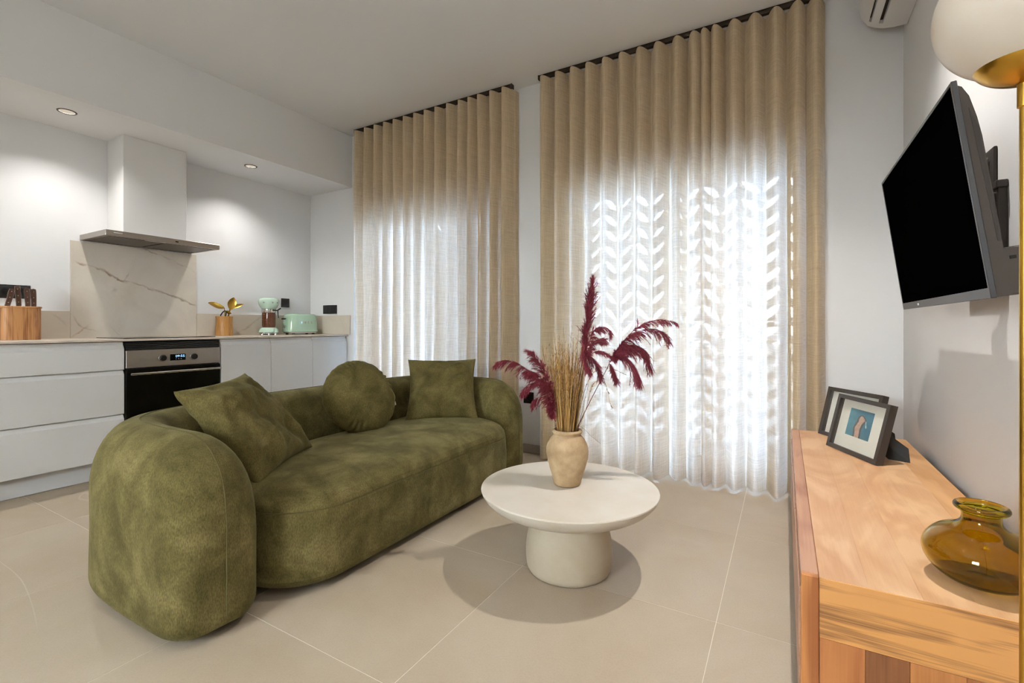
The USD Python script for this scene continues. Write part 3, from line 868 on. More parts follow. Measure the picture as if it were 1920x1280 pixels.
def blades(P0, P1, wd, bend=None):
    """thin triangles from P0 to P1 with base width wd"""
    d = P1 - P0
    side = np.cross(d, np.array([0.3, -0.8, 0.5])); side /= np.linalg.norm(side, axis=1, keepdims=True) + 1e-9
    side2 = np.cross(d, side); side2 /= np.linalg.norm(side2, axis=1, keepdims=True) + 1e-9
    n = len(P0)
    a, b, c = P0 + side * wd, P0 - side * wd * 0.5 + side2 * wd * 0.87, P0 - side * wd * 0.5 - side2 * wd * 0.87
    v = np.vstack([a, b, c, P1]); i = np.arange(n)
    f = np.vstack([np.c_[i, i + n, i + 3 * n], np.c_[i + n, i + 2 * n, i + 3 * n], np.c_[i + 2 * n, i, i + 3 * n]])
    return trimesh.Trimesh(v, f, process=False)


BURGUNDY = [lin(c) for c in ((84, 22, 36), (132, 38, 54), (166, 64, 78))]
GOLDEN = [lin(c) for c in ((92, 64, 28), (162, 118, 58), (218, 178, 110))]


def tones(mesh_sizes, seed, cols):
    """one tone per fibre, spread over that fibre's vertices. mesh_sizes: vertex counts of fibres"""
    r = np.random.default_rng(seed + 900)
    t = np.repeat(r.uniform(0, 1, len(mesh_sizes)), mesh_sizes)[:, None]
    c = np.asarray(cols)
    return np.where(t < 0.5, c[0] + (c[1] - c[0]) * t * 2, c[1] + (c[2] - c[1]) * (t * 2 - 1))


def blade_tones(n, seed, cols):
    c = tones(np.ones(n, int), seed, cols)
    return np.vstack([c] * 4)


def lobe(pts, seed, width=0.035, droop=0.03, hairs=40, twigs=46):
    """one feathery branch of a reed plume along pts (world)"""
    r = np.random.default_rng(seed)
    p = spline(pts, 60)
    tan = np.gradient(p, axis=0); tan /= np.linalg.norm(tan, axis=1, keepdims=True)
    L = np.linalg.norm(np.diff(p, axis=0), axis=1).sum()
    ms = [tube(p[::3], np.linspace(0.0016, 0.0005, len(p[::3])), 5)]
    A, B = [], []
    for k in range(twigs):
        s = r.uniform(0.0, 0.97); i = int(s * 59)
        env = (math.sin(PI * (0.12 + 0.80 * s)) ** 0.7)
        l = width * env * r.uniform(0.7, 1.5)
        out = r.normal(size=3) * [0.55, 0.55, 0.35]
        d0 = tan[i] * 1.0 + out * 0.55 + np.array([0, 0, -0.25])
        d0 /= np.linalg.norm(d0)
        q = np.linspace(0, 1, 7)[:, None]
        tw = p[i] + d0 * l * 1.5 * q + np.array([0, 0, -droop]) * env * q ** 2 * r.uniform(0.5, 1.4)
        ms.append(tube(tw, np.linspace(0.0011, 0.0004, 7), 3, False))
        idx = r.integers(0, 6, hairs); fr = r.uniform(0, 1, (hairs, 1))
        base = tw[idx] * (1 - fr) + tw[idx + 1] * fr
        tt = tw[np.minimum(idx + 1, 6)] - tw[idx]; tt /= np.linalg.norm(tt, axis=1, keepdims=True) + 1e-9
        hd = tt * 1.0 + r.normal(size=(hairs, 3)) * 0.42 + np.array([0, 0, -0.2])
        hd /= np.linalg.norm(hd, axis=1, keepdims=True)
        A.append(base); B.append(base + hd * r.uniform(0.008, 0.024, (hairs, 1)))
    A, B = np.vstack(A), np.vstack(B)
    col = np.vstack([tones([len(m.vertices) for m in ms], seed, BURGUNDY), blade_tones(len(A), seed, BURGUNDY)])
    ms.append(blades(A, B, 0.0007))
    return cat(*ms), col


def px3(path, d0=0.0, d1=0.0):
    """picture points at the depth of the vase plus d0..d1 metres"""
    k = np.linspace(0, 1, len(path))
    return np.array([at_w(u, v, VW + d0 + (d1 - d0) * t) for (u, v), t in zip(path, k)])


def reed(label, stem_px, lobes_px, seed, d0=0.0, d1=0.0, width=0.032, droop=0.03, dark_tip=False):
    t = thing('dried_reed_plume', label, 'dried flower', MOUTH)
    o = -MOUTH
    sp = np.vstack([MOUTH + [0, 0, -0.03], px3(stem_px, d0 * 0.3, d1)])
    sp[1] = 0.5 * sp[1] + 0.5 * (MOUTH + [(sp[1] - MOUTH)[0], (sp[1] - MOUTH)[1], 0.03])
    part(t, 'stem', move(tube(spline(sp, 24), np.linspace(0.0024, 0.0014, 24), 6), *o), 'stem')
    for k, (lp, wd, dr, tw) in enumerate(lobes_px):
        lm, col = lobe(px3(lp, d1, d1 + 0.03 * (k % 3 - 1)), seed * 10 + k, wd, dr, twigs=tw)
        part(t, 'plume', move(lm, *o), 'plume', smooth=False, color=col)
    return t


reed('tall upright burgundy reed plume rising highest from the clay vase', [(1074, 800), (1082, 740), (1091, 680), (1096, 645)],
     [([(1094, 665), (1098, 630), (1104, 580), (1109, 545), (1111, 520)], 0.024, -0.012, 100), ([(1095, 650), (1100, 610), (1106, 570), (1108, 545)], 0.024, -0.012, 80)], 1, 0.0, 0.0)
reed('short burgundy reed plume bent over in the middle of the bouquet', [(1076, 800), (1086, 740), (1094, 690), (1098, 665)],
     [([(1098, 655), (1108, 632), (1122, 614), (1136, 614), (1144, 628)], 0.020, 0.022, 44), ([(1096, 670), (1106, 650), (1120, 638), (1132, 636)], 0.024, 0.02, 46),
      ([(1094, 640), (1100, 660), (1112, 674), (1122, 688), (1126, 704)], 0.030, 0.02, 60), ([(1092, 645), (1094, 662), (1098, 678), (1104, 690)], 0.026, 0.02, 46), ([(1112, 662), (1126, 658), (1140, 664), (1146, 668)], 0.010, 0.006, 24)], 2, -0.02, -0.05)
reed('large burgundy reed plume leaning to the right on a long bare stem', [(1082, 800), (1100, 765), (1122, 722), (1143, 680)],
     [([(1146, 672), (1165, 645), (1190, 618), (1220, 602), (1248, 600), (1272, 607)], 0.020, 0.018, 60), ([(1148, 668), (1170, 640), (1195, 622), (1222, 616), (1244, 624), (1254, 640)], 0.030, 0.03, 80),
      ([(1146, 672), (1165, 655), (1186, 646), (1204, 654), (1214, 672), (1220, 690)], 0.032, 0.035, 90), ([(1145, 678), (1160, 666), (1176, 672), (1190, 690), (1198, 712)], 0.030, 0.035, 80),
      ([(1143, 682), (1148, 690), (1152, 700), (1157, 710)], 0.018, 0.02, 40), ([(1145, 676), (1160, 660), (1178, 652), (1196, 652), (1208, 662)], 0.032, 0.03, 70)], 3, 0.0, 0.03)
reed('burgundy reed plume drooping left from the vase in front of the sofa', [(1041, 800), (1040, 785), (1038, 770), (1036, 755)],
     [([(1039, 770), (1034, 735), (1022, 700), (1006, 672), (992, 656)], 0.030, 0.02, 90), ([(1032, 735), (1012, 712), (985, 690), (960, 677), (940, 676), (928, 682)], 0.024, 0.03, 80),
      ([(1036, 755), (1020, 730), (1003, 718), (990, 722), (978, 736)], 0.020, 0.025, 44), ([(1040, 780), (1030, 758), (1016, 744), (1004, 748), (996, 758)], 0.018, 0.03, 40),
      ([(1042, 790), (1037, 775), (1033, 757), (1029, 745)], 0.018, 0.012, 40), ([(1030, 730), (1018, 712), (1004, 700), (990, 694)], 0.026, 0.03, 60)], 4, 0.0, -0.02)


def grass_bunch():
    r = np.random.default_rng(11)
    ms, A, B = [], [], []
    for k in range(360):
        a = r.uniform(0, 2 * PI); q = math.sqrt(r.uniform(0, 1))
        b0 = MOUTH + np.array([0.036 * q * math.cos(a) - 0.004, 0.036 * q * math.sin(a), r.uniform(-0.03, 0.0)])
        top = r.choice([r.uniform(0.20, 0.34), r.uniform(0.30, 0.40), r.uniform(0.40, 0.47)], p=[0.45, 0.47, 0.08])
        sp = 0.022 + 0.036 * (top / 0.4)
        off = np.array([sp * q * math.cos(a), sp * q * math.sin(a), 0]) + r.normal(size=3) * [0.012, 0.012, 0] + RT * (0.004)
        b1 = b0 + off * 0.45 + [0, 0, top * 0.5] + r.normal(size=3) * 0.004
        b2 = b0 + off + [0, 0, top]
        p = spline([b0, b1, b2], 7)
        ms.append(tube(p, np.linspace(0.0011, 0.0005, 7), 3, False))
        h = 7
        i = r.integers(3, 6, h); f = r.uniform(0, 1, (h, 1)); base = p[i] * (1 - f) + p[i + 1] * f
        d = np.array([0, 0, 1.0]) + r.normal(size=(h, 3)) * 0.35
        A.append(base); B.append(base + d * r.uniform(0.008, 0.02, (h, 1)))
    A, B = np.vstack(A), np.vstack(B)
    col = np.vstack([tones([len(m.vertices) for m in ms], 1, GOLDEN), blade_tones(len(A), 2, GOLDEN)])
    ms.append(blades(A, B, 0.0009))
    return cat(*ms), col


gm, gc = grass_bunch()
g = setdata(part('/World', 'dried_grass', gm, 'grass', False, color=gc), 'bunch of golden dried grass standing upright in the clay vase', 'dried grass', kind='stuff')


def sprig(label, path, seed, d=0.03, seeds=True):
    r = np.random.default_rng(seed)
    t = thing('grass_sprig', label, 'dried grass', MOUTH)
    p = spline(np.vstack([MOUTH + [0.02, 0.0, -0.02], px3(path, 0.0, d)]), 40)
    sm = move(tube(p, np.linspace(0.0009, 0.0005, 40), 4), *(-MOUTH))
    part(t, 'stem', sm, 'grass', False, color=np.tile(GOLDEN[1], (len(sm.vertices), 1)))
    if seeds:
        idx = r.integers(20, 39, 70)
        base = p[idx]
        d_ = np.gradient(p, axis=0)[idx]; d_ /= np.linalg.norm(d_, axis=1, keepdims=True)
        tip = base + (d_ + r.normal(size=(70, 3)) * 0.5) * r.uniform(0.004, 0.010, (70, 1))
        part(t, 'seed_head', move(blades(base, tip, 0.0014), *(-MOUTH)), 'grass', smooth=False, color=blade_tones(70, seed, GOLDEN))
    return t


sprig('thin golden grass sprig drooping right below the large reed plume', [(1090, 790), (1104, 745), (1118, 715), (1128, 714), (1140, 735), (1150, 765)], 5)
sprig('single thin grass blade hanging over the right rim of the clay vase', [(1092, 801), (1106, 815), (1120, 827), (1126, 832)], 6, 0.0, False)
sprig('small grass sprig with seeds arching right behind the large reed plume', [(1086, 780), (1100, 720), (1125, 690), (1150, 692), (1175, 703)], 8, 0.08)

# ================================================================== KITCHEN
KF = -3.785            # plane of the cabinet fronts
WT = 0.907             # worktop height
DY = (0.20, 0.813, 1.425)
OY0, OY1 = 1.427, 2.041


def front(y0, y1, z0, z1, pull=True):
    """one handle-less front: flat face whose top edge slants back as a finger pull"""
    if pull:
        poly = [(KF - 0.019, z0), (KF - 0.0015, z0), (KF, z0 + 0.0015), (KF, z1 - 0.026), (KF - 0.016, z1), (KF - 0.019, z1)]
    else:
        poly = [(KF - 0.019, z0), (KF - 0.0015, z0), (KF, z0 + 0.0015), (KF, z1 - 0.0015), (KF - 0.0015, z1), (KF - 0.019, z1)]
    return extrude(poly, 'y', y0 + 0.0015, y1 - 0.0015)


def carcass(y0, y1):
    return box(XL + 0.01, KF - 0.021, y0 + 0.001, y1 - 0.001, 0.122, 0.889)


for k, lab in ((1, 'white handle-less kitchen unit of three wide drawers left of the oven'), (0, 'white handle-less kitchen drawer unit at the left picture edge under the knife block')):
    c = thing('drawer_cabinet', lab, 'kitchen cabinet', group=None)
    y0, y1 = DY[k], DY[k + 1]
    part(c, 'body', carcass(y0, y1), 'cabinet')
    for z0, z1 in ((0.705, 0.868), (0.413, 0.699), (0.124, 0.406)):
        part(c, 'drawer', front(y0, y1, z0, z1), 'cabinet', smooth=False)
for lab, y0, y1 in (('white handle-less kitchen cupboard directly right of the oven', OY1 + 0.002, 2.455), ('white handle-less kitchen cupboard below the coffee machine, middle of three', 2.455, 2.865),
                    ('white handle-less kitchen cupboard below the toaster, beside the curtain', 2.865, 3.262)):
    c = thing('base_cabinet', lab, 'kitchen cabinet')
    part(c, 'body', carcass(y0, y1), 'cabinet')
    part(c, 'door', front(y0, y1, 0.124, 0.868), 'cabinet', smooth=False)
solo('kitchen_plinth', rbox(-3.86, -3.842, -1.2, YB - 0.002, 0.003, 0.12, 0.001), 'plinth', 'long pale plinth board under the kitchen units along the floor', 'plinth')
wt = thing('kitchen_worktop', 'thin pale stone worktop along the whole kitchen wall', 'worktop')
part(wt, 'slab', rbox(XL, KF + 0.012, -1.2, YB - 0.001, WT - 0.014, WT, 0.0015), 'worktop')
c = thing('drawer_cabinet', 'white kitchen drawer unit left of the picture edge', 'kitchen cabinet')
part(c, 'body', carcass(-1.2, 0.198), 'cabinet'); part(c, 'drawer', front(-1.2, 0.198, 0.705, 0.868), 'cabinet', smooth=False); part(c, 'drawer', front(-1.2, 0.198, 0.124, 0.699), 'cabinet', smooth=False)


def vein(p, q, w=0.007, s=0.8, rgb=(124, 84, 40)):
    a, b = at_x(*p, -4.345), at_x(*q, -4.345)
    return (a[1], a[2], b[1], b[2], w, s, rgb)


slab = marble('splashback_marble', [
    vein((143, 489), (196, 508), 0.006, 0.75), vein((190, 503), (236, 530), 0.007, 0.85), vein((225, 522), (292, 546), 0.006, 0.6), vein((285, 540), (367, 572), 0.006, 0.75, (128, 104, 74)),
    vein((232, 524), (242, 511), 0.004, 0.55), vein((210, 548), (222, 535), 0.01, 0.35, (140, 118, 84)), vein((262, 463), (318, 486), 0.005, 0.6, (126, 110, 92)), vein((318, 486), (367, 510), 0.004, 0.35, (130, 114, 96)),
    vein((134, 634), (160, 611), 0.006, 0.75, (166, 122, 64)), vein((133, 592), (160, 613), 0.005, 0.5, (140, 120, 92)), vein((158, 612), (182, 622), 0.004, 0.35, (150, 134, 110)), vein((210, 612), (226, 634), 0.004, 0.4, (150, 130, 104))])
low = marble('splashback_low_marble', [vein((440, 628), (490, 592), 0.007, 0.5, (150, 136, 110)), vein((95, 590), (125, 610), 0.005, 0.3, (160, 146, 124))], (212, 202, 186), (202, 191, 175))
sp = thing('splashback', 'tall veined marble splashback panel behind the hob', 'splashback')
part(sp, 'panel', rbox(XL + 0.0005, XL + 0.012, 1.323, 2.144, WT + 0.0005, 1.597, 0.001), slab)
for lab, args in (('low stone upstand behind the knife block left of the marble panel', (XL + 0.0005, XL + 0.012, -1.2, 1.322)), ('low stone upstand behind the toaster right of the marble panel', (XL + 0.0005, XL + 0.012, 2.145, YB - 0.013)),
                  ('short low stone upstand on the window wall under the switch plate', (XL + 0.0005, -3.742, YB - 0.012, YB - 0.0005))):
    u = thing('upstand', lab, 'splashback')
    part(u, 'strip', rbox(*args, WT + 0.0005, 1.098, 0.001), low)

ov = thing('oven', 'built-in steel and black glass oven with a lit clock display', 'oven')
part(ov, 'body', box(XL + 0.03, KF - 0.02, OY0 + 0.002, OY1 - 0.002, 0.125, 0.884), 'black_matt')
vg = part(ov, 'vent_panel', box(KF - 0.02, KF - 0.010, OY0 + 0.006, OY1 - 0.006, 0.832, 0.884), 'black')
for z in (0.842, 0.855, 0.868, 0.880):
    part(vg, 'vent_slat', rbox(KF - 0.012, KF - 0.001, OY0 + 0.010, OY1 - 0.010, z - 0.003, z + 0.002, 0.001), 'black_glass')
part(ov, 'control_panel', rbox(KF - 0.018, KF + 0.004, OY0 + 0.005, OY1 - 0.004, 0.712, 0.830, 0.002), 'steel')
for y in (1.640, 1.842):
    kb = part(ov, 'knob', xf(lathe([(0, 0), (0.026, 0), (0.026, 0.012), (0.023, 0.016), (0.0, 0.016)], 28), trimesh.transformations.rotation_matrix(PI / 2, (0, 1, 0), (0, 0, 0))).apply_translation((KF + 0.0035, y, 0.770)), 'steel')
    part(kb, 'knob_cap', xf(lathe([(0, 0), (0.021, 0), (0.020, 0.012), (0.018, 0.014), (0.0, 0.014)], 28), trimesh.transformations.rotation_matrix(PI / 2, (0, 1, 0), (0, 0, 0))).apply_translation((KF + 0.018, y, 0.770)), 'black')
dp = part(ov, 'display', rbox(KF + 0.003, KF + 0.0055, 1.692, 1.792, 0.747, 0.792, 0.001), 'black_glass')


def wall_text(s, h, depth, origin, facing='x'):
    """lettering standing on a wall: facing +x (reads along +y) """
    t = meshkit.text_mesh(s, h, depth)
    T = np.eye(4); T[:3, 0], T[:3, 1], T[:3, 2], T[:3, 3] = (0, 1, 0), (0, 0, 1), (1, 0, 0), origin
    return xf(t, T)


part(dp, 'clock_digits', wall_text('09:55', 0.016, 0.0006, (KF + 0.0056, 1.724, 0.770)), 'led', smooth=False)
for y in (1.730, 1.746, 1.762):
    part(dp, 'touch_mark', rbox(KF + 0.0054, KF + 0.006, y - 0.0035, y + 0.0035, 0.756, 0.7595, 0.0002), 'white_plastic')
od = part(ov, 'oven_door', rbox(KF - 0.018, KF + 0.002, OY0 + 0.005, OY1 - 0.004, 0.130, 0.703, 0.003), 'black_glass')
part(od, 'handle', cat(rbox(KF + 0.028, KF + 0.042, OY0 + 0.020, OY1 - 0.012, 0.664, 0.681, 0.005, 2), rbox(KF, KF + 0.034, OY0 + 0.05, OY0 + 0.068, 0.666, 0.679, 0.003), rbox(KF, KF + 0.034, OY1 - 0.068, OY1 - 0.05, 0.666, 0.679, 0.003)), 'chrome')
ck = thing('induction_hob', 'flat black glass hob lying on the worktop above the oven', 'hob')
part(ck, 'glass_plate', rbox(-4.27, -3.835, 1.44, 2.03, WT + 0.0003, WT + 0.0055, 0.002), 'black_glass')

hd = thing('cooker_hood', 'white and steel T-shaped cooker hood over the hob', 'cooker hood')
part(hd, 'chimney', rbox(XL + 0.001, -4.097, 1.535, 1.949, 1.643, SOF_Z - 0.0005, 0.002), 'white_metal')
can = cut(rbox(XL + 0.001, -3.932, 1.376, 2.112, 1.604, 1.642, 0.0015), box(-4.33, -3.955, 1.40, 2.088, 1.59, 1.616))
cp = part(hd, 'canopy', can, 'steel', smooth=20)
for y0, y1 in ((1.404, 1.735), (1.753, 2.084)):
    part(hd, 'grease_filter', rbox(-4.325, -3.99, y0, y1, 1.606, 1.613, 0.002), 'steel_dark')
part(hd, 'lamp_strip', rbox(-3.985, -3.962, 1.62, 1.75, 1.606, 1.612, 0.001), 'white_plastic')
part(hd, 'switch_button', rbox(-3.933, -3.930, 1.795, 1.815, 1.617, 1.626, 0.001), 'black')
part(hd, 'front_badge', rbox(-3.9325, -3.9308, 1.42, 1.47, 1.624, 1.630, 0.0003), 'white_plastic')


def plate(name, label, cat_, origin, axis, w, h, kind, m='black_matt'):
    """wall plate; axis 'x' faces +x (left wall), 'y' faces -y (back wall), 'X' faces -x"""
    T = {'x': frame_from((0, 1, 0), (0, 0, 1), origin), 'y': frame_from((1, 0, 0), (0, 0, 1), origin), 'X': frame_from((0, -1, 0), (0, 0, 1), origin)}[axis]
    t = thing(name, label, cat_)
    part(t, 'plate', xf(rbox(-w / 2, w / 2, -0.009, -0.0003, -h / 2, h / 2, 0.002), T), m)
    if kind[0] == 'socket':
        for k in range(kind[1]):
            cx0 = (k - (kind[1] - 1) / 2) * w / kind[1]
            s = rbox(cx0 - 0.032, cx0 + 0.032, -0.0115, -0.0085, -0.032, 0.032, 0.002)
            cyl = turn(trimesh.creation.cylinder(0.021, 0.02, sections=32), (1, 0, 0), 90)
            ins = part(t, 'socket_insert', xf(cut(s, move(cyl, cx0, -0.012, 0)), T), m)
            part(ins, 'socket_well', xf(move(turn(trimesh.creation.cylinder(0.0209, 0.001, sections=32), (1, 0, 0), 90), cx0, -0.0092, 0), T), 'black')
    else:
        for k in range(kind[1]):
            bw = (w - 0.02) / kind[1]
            cx0 = (k - (kind[1] - 1) / 2) * bw
            part(t, 'rocker', xf(turn(rbox(cx0 - bw / 2 + 0.001, cx0 + bw / 2 - 0.001, -0.014, -0.0085, -h / 2 + 0.012, h / 2 - 0.012, 0.0015), (1, 0, 0), 2, (0, -0.009, 0)), T), m)
    return t


plate('wall_socket', 'black double wall socket behind the knife block', 'wall socket', (XL, 1.043, 1.218), 'x', 0.158, 0.088, ('socket', 2))
plate('wall_socket', 'black single wall socket above and between coffee machine and toaster', 'wall socket', (XL, 2.976, 1.223), 'x', 0.088, 0.088, ('socket', 1))
plate('light_switch', 'black three-gang switch plate in the kitchen corner above the toaster', 'light switch', (-4.044, YB, 1.160), 'y', 0.205, 0.088, ('switch', 3))
plate('wall_socket', 'black wall socket low between the sofa arm and the curtain', 'wall socket', (-1.735, YB, 0.432), 'y', 0.088, 0.088, ('socket', 1), 'black')

# knife block ---------------------------------------------------------
KB = (-4.165, 1.024, WT + 0.0003)
kbk = thing('knife_block', 'oval wooden knife block on the worktop below the double socket', 'knife block', KB)
oval = lambda a, b, n=48: np.c_[a * np.sign(np.cos(t_ := np.arange(n) * 2 * PI / n)) * np.abs(np.cos(t_)) ** 0.62, b * np.sign(np.sin(t_)) * np.abs(np.sin(t_)) ** 0.62]
part(kbk, 'body', loft([np.c_[oval(0.060 * s, 0.094 * s), np.full(48, z)] for s, z in ((0.985, 0), (1, 0.003), (1.0, 0.1), (1.0, 0.196), (0.99, 0.1985))]), 'block_wood', smooth=40)
part(kbk, 'rim', loft([np.c_[oval(0.060 * s, 0.094 * s), np.full(48, z)] for s, z in ((1.03, 0.1987), (1.055, 0.201), (1.055, 0.207), (1.03, 0.210))]), 'block_wood', smooth=40)
for k, (dx, dy, tilt, hl, lab) in enumerate(((0.010, -0.058, 12, 0.112, 'brown-handled knife in the block, leftmost and leaning outward'), (-0.01, -0.002, -3, 0.132, 'brown-handled knife in the block with a bright steel spine, second from left'),
                                           (0.012, 0.034, -3, 0.118, 'brown-handled knife in the block, third from left'), (0.0, 0.064, -1, 0.114, 'brown-handled knife in the block, rightmost near the rim'))):
    kn = thing('kitchen_knife', lab, 'knife', (KB[0] + dx, KB[1] + dy, WT + 0.2106))
    kn.GetAttribute('xformOp:rotateZ').Set(0.0)
    pr_ = [(-0.010, 0.0), (0.010, 0.0), (0.0115, hl * 0.4), (0.012, hl * 0.75), (0.009, hl * 0.97), (0.0, hl), (-0.011, hl * 0.97), (-0.013, hl * 0.8), (-0.0105, hl * 0.4)]
    T = trimesh.transformations.rotation_matrix(math.radians(-tilt), (1, 0, 0))
    h_ = extrude([(y + 0.00002 * z, z) for y, z in pr_], 'x', -0.008, 0.008)
    part(kn, 'handle', xf(h_, T), 'knife_handle')
    part(kn, 'tang', xf(extrude([(0.008, 0.004), (0.0135, 0.004), (0.0145, hl * 0.5), (0.0135, hl * 0.96), (0.0095, hl * 0.97)], 'x', -0.0018, 0.0018), T), 'steel')
    for z in (0.2, 0.5, 0.82):
        part(kn, 'rivet', xf(move(turn(lathe([(0, 0), (0.003, 0), (0.0024, 0.001), (0, 0.0012)], 10), (0, 1, 0), 90), 0.008, -0.001, hl * z), T), 'chrome')

# utensil pot -----------------------------------------------------------
UP_ = (-4.275, 2.337, WT + 0.0003)
pot = thing('utensil_pot', 'small round wooden pot of golden utensils beside the hob', 'utensil pot', UP_)
part(pot, 'body', lathe([(0, 0), (0.066, 0), (0.0675, 0.003), (0.066, 0.05), (0.063, 0.11), (0.0635, 0.150), (0.066, 0.166), (0.064, 0.170), (0.058, 0.168), (0.057, 0.10), (0.058, 0.012), (0, 0.010)], 56), 'pot_wood', smooth=40)


def utensil(name, label, cat_, base, top, headfn, m='gold'):
    o = np.array(UP_) + base
    t = thing(name, label, cat_, o)
    end = np.array(top, float) - base
    part(t, 'handle', tube(spline([(0, 0, 0), end * 0.5 + [0, 0, 0.004], end], 12), np.linspace(0.0042, 0.0034, 12), 8), m)
    part(t, 'head', move(headfn(), *end), m)
    return t


def spoon_head(L, W, D, dirv, upv):
    n, k = 24, 9
    rings = []
    for i in range(k):
        q = i / (k - 1)
        s = math.sin(PI * (0.06 + 0.92 * q)) ** 0.8
        rings.append(np.c_[np.full(n, L * q), W / 2 * s * np.cos(np.arange(n) * 2 * PI / n), 0.0022 * np.sin(np.arange(n) * 2 * PI / n) - D * s * (1 - np.cos(np.arange(n) * 2 * PI / n) ** 2) - 0.0])
    m = loft(rings)
    d = np.asarray(dirv, float); d /= np.linalg.norm(d); u = np.asarray(upv, float); u -= d * (d @ u); u /= np.linalg.norm(u)
    T = np.eye(4); T[:3, 0], T[:3, 1], T[:3, 2] = d, np.cross(u, d), u
    return xf(m, T)


utensil('serving_spoon', 'golden spoon in the wooden pot with its bowl pointing left', 'spoon', np.array([0.0, 0.01, 0.02]), (0.01, -0.005, 0.245), lambda: spoon_head(0.165, 0.060, 0.014, (0.25, -0.93, 0.22), (0.85, 0.1, 0.5)))
utensil('skimmer', 'golden pointed serving spoon standing upright on the right of the wooden pot', 'spoon', np.array([0.0, 0.0, 0.02]), (0.005, 0.050, 0.232), lambda: spoon_head(0.110, 0.070, 0.010, (0.1, 0.22, 1.0), (1, -0.5, -0.2)))
utensil('serving_fork', 'golden pointed utensil leaning right out of the wooden pot', 'serving utensil', np.array([0.01, -0.01, 0.02]), (-0.01, 0.055, 0.245), lambda: spoon_head(0.120, 0.034, 0.006, (0.1, 0.95, 0.32), (0.9, 0, 0.4)))
utensil('ladle', 'golden ladle head low over the rim of the wooden pot', 'ladle', np.array([0.012, 0.012, 0.02]), (0.020, 0.030, 0.195), lambda: spoon_head(0.050, 0.048, 0.014, (0.4, -0.3, 0.25), (0.3, 0.3, 1)))
b = thing('bent_handle', 'dark bent handle looping out of the left of the wooden pot', 'utensil', UP_)
part(b, 'loop', tube(spline([(0.01, -0.045, 0.03), (0.01, -0.040, 0.165), (0.012, -0.020, 0.205), (0.012, 0.002, 0.218), (0.012, 0.008, 0.20), (0.012, -0.002, 0.16), (0.012, -0.004, 0.04)], 40), 0.0048, 8), 'black')

# coffee machine --------------------------------------------------------
CM = (-4.215, 2.712, WT + 0.0003)
cm = thing('coffee_machine', 'mint green retro coffee machine with domed top and brown container', 'coffee machine', CM, -0.55)
part(cm, 'base', loft([np.c_[rrect(2 * a, 2 * b_, min(a, b_) * 0.75, 10), np.full(40, z)] for a, b_, z in ((0.066, 0.074, 0.022), (0.078, 0.084, 0.024), (0.079, 0.085, 0.034), (0.072, 0.078, 0.052), (0.060, 0.066, 0.066), (0.052, 0.056, 0.070))]), 'mint_pale', smooth=40)
part(cm, 'base_ring', loft([np.c_[rrect(2 * a, 2 * b_, 0.055, 10), np.full(40, z)] for a, b_, z in ((0.072, 0.078, 0.012), (0.076, 0.082, 0.014), (0.076, 0.082, 0.0215))]), 'chrome', smooth=40)
for x, y in ((0.05, -0.055), (0.05, 0.055), (-0.05, -0.055), (-0.05, 0.055), (0.06, 0)):
    part(cm, 'foot', lathe([(0, 0), (0.012, 0), (0.011, 0.012), (0, 0.012)], 14, (x, y, 0)), 'chrome')
part(cm, 'container', lathe([(0, 0.071), (0.050, 0.071), (0.056, 0.078), (0.058, 0.10), (0.059, 0.195), (0.057, 0.208), (0.0545, 0.208), (0.055, 0.10), (0.050, 0.076), (0, 0.075)], 48), 'brown_glass', smooth=40)
part(cm, 'coffee', lathe([(0, 0.0765), (0.049, 0.0765), (0.053, 0.09), (0.053, 0.165), (0.03, 0.172), (0, 0.168)], 40), 'beans')
part(cm, 'back_column', rbox(-0.082, -0.061, -0.045, 0.045, 0.05, 0.245, 0.006), 'mint_pale')
part(cm, 'collar', lathe([(0.054, 0.2085), (0.061, 0.209), (0.064, 0.215), (0.064, 0.240), (0.060, 0.244), (0, 0.244)], 48), 'chrome', smooth=40)
part(cm, 'dome', lathe(np.vstack([[(0, 0.2445), (0.058, 0.2445)], smooth_profile([(0.062, 0.246), (0.072, 0.260), (0.084, 0.284), (0.0895, 0.310), (0.086, 0.330), (0.073, 0.343), (0.045, 0.349), (0.0, 0.351)], 30)]), 56), 'mint_pale', smooth=40)
part(cm, 'lever', cat(tube([(0.058, 0.035, 0.232), (0.070, 0.070, 0.230), (0.075, 0.090, 0.244), (0.075, 0.098, 0.250)], 0.006, 8), tube([(0.071, 0.074, 0.228), (0.071, 0.076, 0.18), (0.071, 0.080, 0.16)], 0.005, 8)), 'black')
for a in (-0.5, 0.35, 0.9):
    part(cm, 'dome_button', move(turn(lathe([(0, 0), (0.006, 0), (0.005, 0.003), (0, 0.004)], 12), (0, 1, 0), 90), 0.0885 * math.cos(a), 0.0885 * math.sin(a), 0.302), 'chrome')

# toaster -----------------------------------------------------------------
TO = (-4.185, 3.025, WT + 0.0003)
to = thing('toaster', 'mint green retro toaster with chrome letters in the kitchen corner', 'toaster', TO)
tb = [np.c_[rrect(2 * a, 2 * b_, min(a * 0.72, 0.072), 12), np.full(48, z)] for a, b_, z in ((0.088, 0.160, 0.026), (0.094, 0.167, 0.028), (0.0945, 0.168, 0.036), (0.090, 0.163, 0.045), (0.089, 0.161, 0.10), (0.086, 0.156, 0.16), (0.081, 0.150, 0.186), (0.072, 0.141, 0.198), (0.060, 0.128, 0.202), (0.045, 0.118, 0.203))]
part(to, 'shell', loft(tb), 'mint', smooth=40)
part(to, 'base_plate', loft([np.c_[rrect(2 * a, 2 * b_, 0.06, 12), np.full(48, z)] for a, b_, z in ((0.078, 0.148, 0.012), (0.084, 0.155, 0.014), (0.086, 0.157, 0.0255))]), 'chrome', smooth=40)
